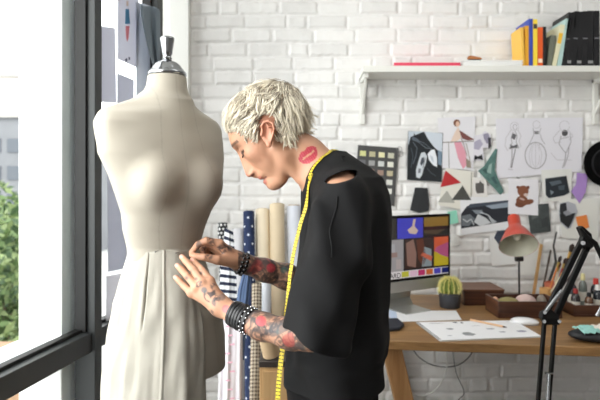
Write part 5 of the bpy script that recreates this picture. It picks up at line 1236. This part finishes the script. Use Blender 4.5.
# --- black top
TSH = [(153, 338, 8, .055), (160, 339, 18, .090), (168, 341, 29, .130), (178, 343, 38, .165), (192, 344, 42, .190), (212, 345, 44, .195), (240, 345, 46, .185), (265, 344, 47.5, .175), (300, 341, 49, .172), (335, 337, 49.5, .176), (358, 335, 49, .180), (376, 333, 47.5, .182), (392, 333, 46, .18)]
TT = px_stack(TSH, 1.37)
sl_top, sl_mid, sl_end = W(342, 200, 1.185), W(334, 262, 1.145), W(317, 338, 1.125)
def shirt_sdf(p):
    d = stack(p, *TT)
    d = smin(d, cap(p, W(333, 178, 1.33), W(345, 201, 1.19), .062, .058), .03)
    d = smin(d, cap(p, W(333, 178, 1.42), W(342, 201, 1.55), .062, .058), .03)
    # near sleeve: wide, hanging to the elbow
    s = smin(cap(p, sl_top, sl_mid, .060, .071), cap(p, sl_mid, sl_end, .071, .074), .02)
    n = A((sl_end-W(325, 250, 1.14)).normalized()); a = math.atan2(-26, 61)
    hem_n = A(Vector((-math.sin(.40), 0, -math.cos(.40)))); cut = (p-A(W(300, 333, 1.12)))@hem_n
    w = .0050*np.sin(p[:, 0]*70+p[:, 2]*22)+.003*np.sin(p[:, 0]*48-p[:, 2]*40+p[:, 1]*60)
    s = s+w
    s = smax(s, cut, .004)
    inner = smin(cap(p, sl_mid, sl_end, .044, .052), cap(p, sl_end, sl_end+(sl_end-sl_mid)*.3, .052, .058), .01)+w
    d = smin(d, s, .018)
    inner = np.maximum(inner, -(cut+.035))
    d = smax(d, -inner, .003)
    # far sleeve
    f = smin(cap(p, W(343, 202, 1.55), W(330, 250, 1.545), .056, .062), cap(p, W(330, 250, 1.545), W(318, 272, 1.53), .062, .062), .02)
    d = smin(d, f, .02)
    # folds
    X, Y, Z = p[:, 0], p[:, 1], p[:, 2]
    d = d+.0050*np.sin(Z*46+X*30+1.5*np.sin(Y*18))*np.clip((1.06-Z)/.1, 0, 1)+.0040*np.sin(X*52+Z*20+2*np.sin(Z*9)+1.2*np.sin(Y*26))*(.4+.6*np.clip((1.36-Z)/.3, 0, 1))+.0018*np.sin(Y*70+Z*25)
    # gathers at the waist
    d = d-.0045*np.exp(-((Z-(CZ-(352-HY)*1.37/F))/.010)**2)*(.5+.5*np.sin(X*70))
    # neck opening and the cut-out on the near shoulder
    d = smax(d, -cap(p, W(296, 150, 1.36), W(324, 176, 1.362), .060, .0635), .004)
    # stitched neck band seams
    R = np.array(Matrix.Rotation(-.30, 3, 'Y'), np.float32)
    d = smax(d, -ell(p, W(340, 177.5, 1.24), (.040, .15, .0125), R), .002)
    return np.maximum(d, (CZ-(377-HY)*1.37/F)-Z)
V, Q = surface_nets(lambda p: shirt_sdf(p), (-.10, 1.02, .80), (.26, 1.66, 1.42), .0028)
black = mat('black_jersey', (11, 11, 13), .85, bump=.25, bscale=700, spec=.3)
top = mesh_np('black_top', V, Q, black, PT)
# hems and shoulder seam as thin raised bands following the cloth
def proj(f, p, off=.0015, it=6):
    p = A(p)[None]
    for _ in range(it):
        e = 1e-3; d = f(p)[0]; g = A([(f(p+A(v)*e)[0]-f(p-A(v)*e)[0])/(2*e) for v in np.eye(3)]); g = g/max(np.linalg.norm(g), 1e-6)
        p = p-(d-off)*g[None]*.9
    return Vector(p[0].tolist()), Vector(g.tolist())
def stitched(name, pts, f, w=.002, m=black, off=.0005):
    P = []
    for a_, b_ in zip(pts[:-1], pts[1:]):
        for k in range(8): P.append(proj(f, a_+(b_-a_)*(k/8), off)[0])
    return MB().tube(P, w, 6).build(name, m, PT)
stitched('shoulder_seam', [W(336, 196, 1.12), W(334, 225, 1.09), W(331, 262, 1.07)], shirt_sdf)
stitched('neck_band', [W(344, 160, 1.28), W(334, 168, 1.27), W(325, 180, 1.27), W(318, 196, 1.28)], shirt_sdf, .0028)

# --- trousers and shoes
k = 1.37/F
def trousers_sdf(p):
    zs, cx, cy, aa, bb = px_stack([(352, 335, 44, .155), (385, 332, 45, .168), (415, 332, 45, .178), (445, 334, 44, .18), (470, 336, 40, .175)], 1.37)
    d = stack(p, zs, cx, cy, aa, bb)
    for y0 in (1.285, 1.455):
        l = chain(p, [(.085, y0, .66), (.075, y0-.01*(1 if y0 < 1.37 else -1), .42), (.10, y0-.01*(1 if y0 < 1.37 else -1), .10)], [.098, .072, .062], .03)
        d = smin(d, l, .03)
    X, Y, Z = p.T
    d = d+.003*np.sin(X*70+Y*50+Z*16)+.002*np.sin(Z*60+X*20)
    return np.maximum(d, .075-Z)
V, Q = surface_nets(trousers_sdf, (-.08, 1.13, .04), (.26, 1.62, .95), .006)
mesh_np('trousers', V, Q, mat('black_denim', (14, 14, 15), .9, bump=.3, bscale=900, spec=.2), PT)
for y0 in (1.275, 1.465):
    def shoe(p, y0=y0):
        d = smin(cap(p, (.12, y0, .045), (-.02, y0, .035), .040, .040), cap(p, (.11, y0, .10), (.10, y0, .05), .045, .042), .03)
        return np.maximum(d, .003-p[:, 2])
    V, Q = surface_nets(shoe, (-.08, y0-.07, -.01), (.19, y0+.07, .16), .006)
    mesh_np('shoe', V, Q, mat('black_leather', (24, 24, 26), .4), PT)

# --- hair: a dense shell of tapering locks combed away from the crown
def in_poly(x, y, poly):
    c = np.zeros(len(x), bool); n = len(poly)
    for i in range(n):
        (x1, y1), (x2, y2) = poly[i], poly[(i+1) % n]
        c ^= ((y1 > y) != (y2 > y)) & (x < (x2-x1)*(y-y1)/((y2-y1) or 1e-9)+x1)
    return c
HAIRLINE = [(222, 60), (224, 127), (230, 131.5), (237, 133), (243, 134.5), (248, 139), (253, 146), (257.5, 148), (260, 143), (260.5, 132), (261, 122), (265, 117), (271, 116), (275.5, 119), (277.5, 126), (277.5, 134), (277, 141), (281, 146), (287, 144.5), (294, 145), (303, 147), (313, 146), (322, 141), (330, 130), (335, 60)]
def flat_px(q):      # head frame -> picture position at the head's mid plane
    w = HO+HF*(q[0]*HK)+HU*(q[1]*HK); return 300+w.x*F/1.36, HY-(w.z-CZ)*F/1.36
def skull(p): return head_sdf(p)
hr = np.random.default_rng(3)
C0 = np.array([-8, 11, 0.]); R0 = np.array([40.5, 33.5, 31.5])
WH = np.array([-44., 27., 5.])      # crown whorl
def hv(v): v = Vector(v).normalized(); return np.array([float(v.dot(HF)), float(v.dot(HU)), 0.])
DOWN = hv((0, 0, -1)); BACK = hv((.42, 0, -1))
def cl(q, s): return float(np.sin(q[0]*.16+s)+np.sin(q[1]*.19+2*s)+np.sin(q[2]*.21+3*s+1.5*np.sin(q[0]*.1)))/3
PXM = np.array([[float(HF.x), float(HU.x)], [-float(HF.z), -float(HU.z)]])
Vh = []; Fh = []; Ch = []; NS = 7
u = hr.normal(0, 1, (2600, 3)); u /= np.linalg.norm(u, axis=1)[:, None]; roots = C0+u*R0
px_, py_ = np.array([flat_px(q) for q in roots]).T
keep = in_poly(px_, py_, HAIRLINE); roots = roots[keep]; px_ = px_[keep]; py_ = py_[keep]
def lock(q, x, y, fine):
    q = q.copy(); n = (q-C0)/R0**2; n /= np.linalg.norm(n)
    flow = q-WH; flow /= np.linalg.norm(flow)+1e-6; dv = flow+DOWN*.3
    hang = x > 283 and y > 92
    if hang: dv = flow*.3+BACK*1.1
    elif x > 274 and y > 112: dv = flow*.3+BACK*.9+DOWN*.4
    elif x < 262 and y > 116: dv = dv+DOWN*.3+np.array([.3, 0, 0])
    dv = dv+np.array([cl(q, 1), cl(q, 2.2), cl(q, 3.4)])*(.45 if hang else .8)+hr.normal(0, .20 if hang else .34, 3)
    L = hr.uniform(12, 22)*(1.0 if y < 118 else .75); lift = hr.uniform(1.0, 7.0)*(1 if y < 116 else .55)
    if hang: L = hr.uniform(16, 30); lift = hr.uniform(2, 7)
    if x > 284 and y > 126: L = hr.uniform(15, 25); lift = hr.uniform(1, 5)
    if fine: L *= .8; lift *= .6
    curl = hr.normal(0, .35, 3); pts = []; nrm = []; tol = hr.uniform(0, 4.5)+(6 if x > 280 else 0)
    for s in range(NS+1):
        t = s/NS; c = q+n*(lift*(.45 if y < 96 else 1)*math.sin(min(t*1.6, 2.1))*.9+.3)
        if s > 1:
            a_, b_ = flat_px(c); e0 = HLC-np.array([a_, b_]); e0 /= np.linalg.norm(e0)+1e-6
            if not in_poly(np.array([a_+e0[0]*tol]), np.array([b_+e0[1]*tol]), HAIRLINE)[0]: break
        pts.append(c); nrm.append(n); tv = dv+curl*t*1.4; tv = tv-n*np.dot(tv, n)*(.6 if hang else 1); tv /= np.linalg.norm(tv)+1e-6
        q = q+tv*(L/NS); rr = np.sqrt((((q-C0)/R0)**2).sum())
        if rr > 1 and not (hang and t > .2): q = C0+(q-C0)/rr
        n = (q-C0)/R0**2; n /= np.linalg.norm(n)
    return pts, nrm
HLC = np.array([275., 108.])
def strand(pts, nrm, w0, shade):
    m = len(pts)-1
    if m < 2: return
    P = [HO+HF*(a[0]*HK)+HU*(a[1]*HK)+HS*(a[2]*HK) for a in pts]; o = len(Vh)
    for s, p in enumerate(P):
        t = s/m; r = w0*HK*(1-t**1.8)*(.5+.5*min(1, t*4))+.00012; n = nrm[s]
        tg = (P[min(s+1, m)]-P[max(s-1, 0)]).normalized(); sd = tg.cross(HF*n[0]+HU*n[1]+HS*n[2]).normalized(); nn = sd.cross(tg)
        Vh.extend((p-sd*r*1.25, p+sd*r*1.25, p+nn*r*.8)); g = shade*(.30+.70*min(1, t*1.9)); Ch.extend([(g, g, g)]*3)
    for s in range(m):
        a0 = o+s*3
        for e in range(3): Fh.append((a0+e, a0+(e+1) % 3, a0+3+(e+1) % 3, a0+3+e))
for i in range(len(roots)):
    pts, nrm = lock(roots[i], px_[i], py_[i], i % 5 == 0)
    if len(pts) < 3: continue
    tone = np.clip(.84+.16*cl(roots[i]*1.5, 5)+hr.normal(0, .09), .5, 1.05)
    for k_ in range(7):
        o0 = hr.normal(0, 1, 3)*1.5; o1 = hr.normal(0, 1, 3)*.5; m = len(pts)-1; cut = m+1-(1 if hr.random() < .3 and m > 3 else 0)
        pp = [p+o0*(1-s/m)+o1*(s/m)+hr.normal(0, .08, 3) for s, p in enumerate(pts)][:cut]
        strand(pp, nrm, hr.uniform(.28, .62), float(np.clip(tone+hr.normal(0, .07), .4, 1.06)))
Ch = np.array(Ch, np.float32)
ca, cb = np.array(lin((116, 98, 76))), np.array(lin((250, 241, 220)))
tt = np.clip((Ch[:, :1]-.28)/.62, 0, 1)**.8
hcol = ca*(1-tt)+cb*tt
Hv = np.array([tuple(v) for v in Vh], np.float32)
# scalp coloured under-layer so no skin shows between the locks
def cap_sdf(p):
    q = ((p-A(HO))@HM)/HK; return (ell(q, C0, R0*1.035)+.35*np.sin(q[:, 0]*1.3+q[:, 2])*np.sin(q[:, 1]*1.1))*HK
V2, Q2 = surface_nets(cap_sdf, (-.23, 1.22, 1.27), (.09, 1.50, 1.60), .003)
q2 = ((V2-A(HO))@HM)/HK; w2 = np.array([flat_px(q) for q in q2])
HL2 = [(x, y-1.2) if y > 62 else (x, y) for x, y in HAIRLINE]
ok = in_poly(w2[:, 0], w2[:, 1], HL2); fok = ok[Q2].all(1); Q2 = Q2[fok]
ids = np.unique(Q2); rm = np.full(len(V2), -1); rm[ids] = np.arange(len(ids)); V2 = V2[ids]; Q2 = rm[Q2]
allV = np.concatenate([Hv, V2]); allQ = np.concatenate([np.array(Fh), Q2+len(Hv)])
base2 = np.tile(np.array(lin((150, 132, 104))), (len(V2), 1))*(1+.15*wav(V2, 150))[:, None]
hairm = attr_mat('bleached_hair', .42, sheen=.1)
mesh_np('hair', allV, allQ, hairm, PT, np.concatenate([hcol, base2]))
# eyelashes
lb = MB()
for s in (-1, 1):
    for j in range(9):
        q = (31.2-.05*(j-4)**2, -3.2, s*(7+j*1.15)); p0 = HO+HF*(q[0]*HK)+HU*(q[1]*HK)+HS*(q[2]*HK); p1 = p0+HF*(3.2*HK)-HU*(1.8*HK)+HS*(s*(j-3)*.25*HK)
        lb.tube([p0, p1], [.0006, .0002], 4, caps=False)
lb.build('eyelashes', flat((34, 26, 24)), PT)

# --- wristbands
def ring_band(name, c, axis, R, r, m, squash=1.0, parent=PT, n=36, w=None, par=True):
    a = axis.normalized(); e = a.orthogonal().normalized(); f = a.cross(e)
    b = MB(); vs = []; fs = []; w = w or r; K = 8
    for i in range(n):
        g = 2*PI*i/n; rd = e*math.cos(g)+f*math.sin(g)
        for j in range(K):
            h = 2*PI*j/K; vs.append(c+rd*(R+r*math.cos(h))+a*(w*math.sin(h)))
    for i in range(n):
        for j in range(K): fs.append((i*K+j, ((i+1) % n)*K+j, ((i+1) % n)*K+(j+1) % K, i*K+(j+1) % K))
    return b.add(vs, fs).build(name, m, parent)
lea = mat('wrist_leather', (24, 24, 27), .35); stud = mat('stud_steel', (170, 170, 172), .25, 1)
p0, p1 = W(233, 313, 1.233), W(251, 321.5, 1.210); ax = p1-p0
for j in range(5):
    t_ = .04+j*.155; ring_band('leather_cord', p0+ax*t_, ax, .0262+.003*t_+(.0008 if j % 2 else 0), .0030, lea, w=.0042)
sb = ring_band('studded_band', p0+ax*.90, ax, .0282, .0030, lea, w=.0062)
b = MB(); a = ax.normalized(); e = a.orthogonal().normalized(); f = a.cross(e)
for off in (.80, 1.0):
    for j in range(16): g = 2*PI*j/16; b.ball(p0+ax*off+(e*math.cos(g)+f*math.sin(g))*.0305, .0028, 8)
b.build('stud', stud, sb)
q0 = W(241.5, 263.5, 1.432); q1 = W(246, 265, 1.436); ax2 = q1-q0; a = ax2.normalized(); e = a.orthogonal().normalized(); f = a.cross(e)
b = MB()
for off, RR in ((-.0045, .0262), (.0065, .0272)):
    for j in range(15): g = 2*PI*(j+.5*(off > 0))/15; b.ball(q0+a*off+(e*math.cos(g)+f*math.sin(g))*RR, .0056, 10)
b.build('bead_bracelet', mat('black_beads', (22, 22, 24), .2, coat=.5), PT)

# --- yellow tape measure round the neck, lying on skin and cloth
def union_sdf(p): return np.minimum(body_sdf(p), shirt_sdf(p))
def tape():
    raw = [W(336, 158, 1.46), W(337, 152, 1.42), W(336.5, 149.5, 1.37), W(332, 153, 1.32), W(326.5, 162, 1.295), W(321.5, 172, 1.285), W(316, 184, 1.275), W(311, 194, 1.27)]
    P = []; Nn = []
    for a_, b_ in zip(raw[:-1], raw[1:]):
        for k_ in range(5):
            c = a_+(b_-a_)*(k_/5); pr, g = proj(union_sdf, c, .0032)
            P.append(pr); Nn.append(g)
    hang = [W(306, 207, 1.262), W(301, 222, 1.255), W(296.5, 240, 1.25), W(293, 256, 1.247), W(290, 275, 1.245), W(287.5, 300, 1.243), W(285.5, 325, 1.24), W(283, 345, 1.235), W(280.5, 365, 1.23), (W(278.5, 385, 1.225)), W(277.5, 405, 1.222), W(277, 440, 1.22), W(277, 470, 1.22)]
    tw = np.linspace(0, 1, len(hang))
    for h_, t_ in zip(hang, tw):
        P.append(h_); Nn.append(Vector((-1.1 if t_ < .45 else -.3, -1, .1)).normalized())
    # resample
    S = [0]
    for a_, b_ in zip(P[:-1], P[1:]): S.append(S[-1]+(b_-a_).length)
    n = 260; s_ = np.linspace(0, S[-1], n); PP = np.stack([np.interp(s_, S, [v[i] for v in P]) for i in range(3)], 1); NN = np.stack([np.interp(s_, S, [v[i] for v in Nn]) for i in range(3)], 1)
    for _ in range(4): PP[1:-1] = (PP[:-2]+PP[2:]+2*PP[1:-1])/4; NN[1:-1] = (NN[:-2]+NN[2:]+2*NN[1:-1])/4
    b = MB(); vs = []; w = .0056
    yel, ink = mat('tape_yellow', (214, 192, 52), .5), flat((40, 38, 34), .6)
    fr = []
    for i in range(n):
        t_ = Vector(PP[min(i+1, n-1)]-PP[max(i-1, 0)]).normalized(); nn = Vector(NN[i]); nn = (nn-t_*nn.dot(t_)).normalized(); sd = t_.cross(nn)
        c = Vector(PP[i]); fr.append((c, sd, nn, t_)); vs += [c-sd*w-nn*.0004, c+sd*w-nn*.0004, c+sd*w+nn*.0004, c-sd*w+nn*.0004]
    b.use(yel); b.add(vs, [(i*4+j, i*4+(j+1) % 4, i*4+4+(j+1) % 4, i*4+4+j) for i in range(n-1) for j in range(4)])
    b.use(ink); L = S[-1]; cm = .01
    def fa(s__):
        x = min(max(s__/L*(n-1), 0), n-1.001); i = int(x); r = x-i; return [fr[i][k_].lerp(fr[i+1][k_], r) for k_ in range(4)]
    x = .006; k_ = 0
    while x < L-.006:
        c, sd, nn, t_ = fa(x); up = nn*.0007; ln = .0100 if k_ % 5 == 0 else .0045
        for sg in ((-1, 1) if k_ % 5 else (-1,)):
            e0 = c+sd*w*.98*sg+up; e1 = e0-sd*ln*sg; h = t_*.0010; b.add([e0-h, e1-h, e1+h, e0+h], [(0, 1, 2, 3)])
        if k_ % 5 == 2:      # figures
            g = c+sd*.002+up; h = t_*.0016; e_ = sd*.0026
            for dx in (-1, 1): b.add([g+e_*dx-h-sd*.0005, g+e_*dx-h+sd*.0005, g+e_*dx+h+sd*.0005, g+e_*dx+h-sd*.0005], [(0, 1, 2, 3)])
            b.add([g-e_-h*.3, g+e_*.2-h*.3, g+e_*.2+h*.1, g-e_+h*.1], [(0, 1, 2, 3)])
        x += cm/2*1.6; k_ += 1
    o = b.build('tape_measure', smooth=False); tag(o, 'yellow tape measure hanging round the neck over the black top', 'tape measure')
tape()
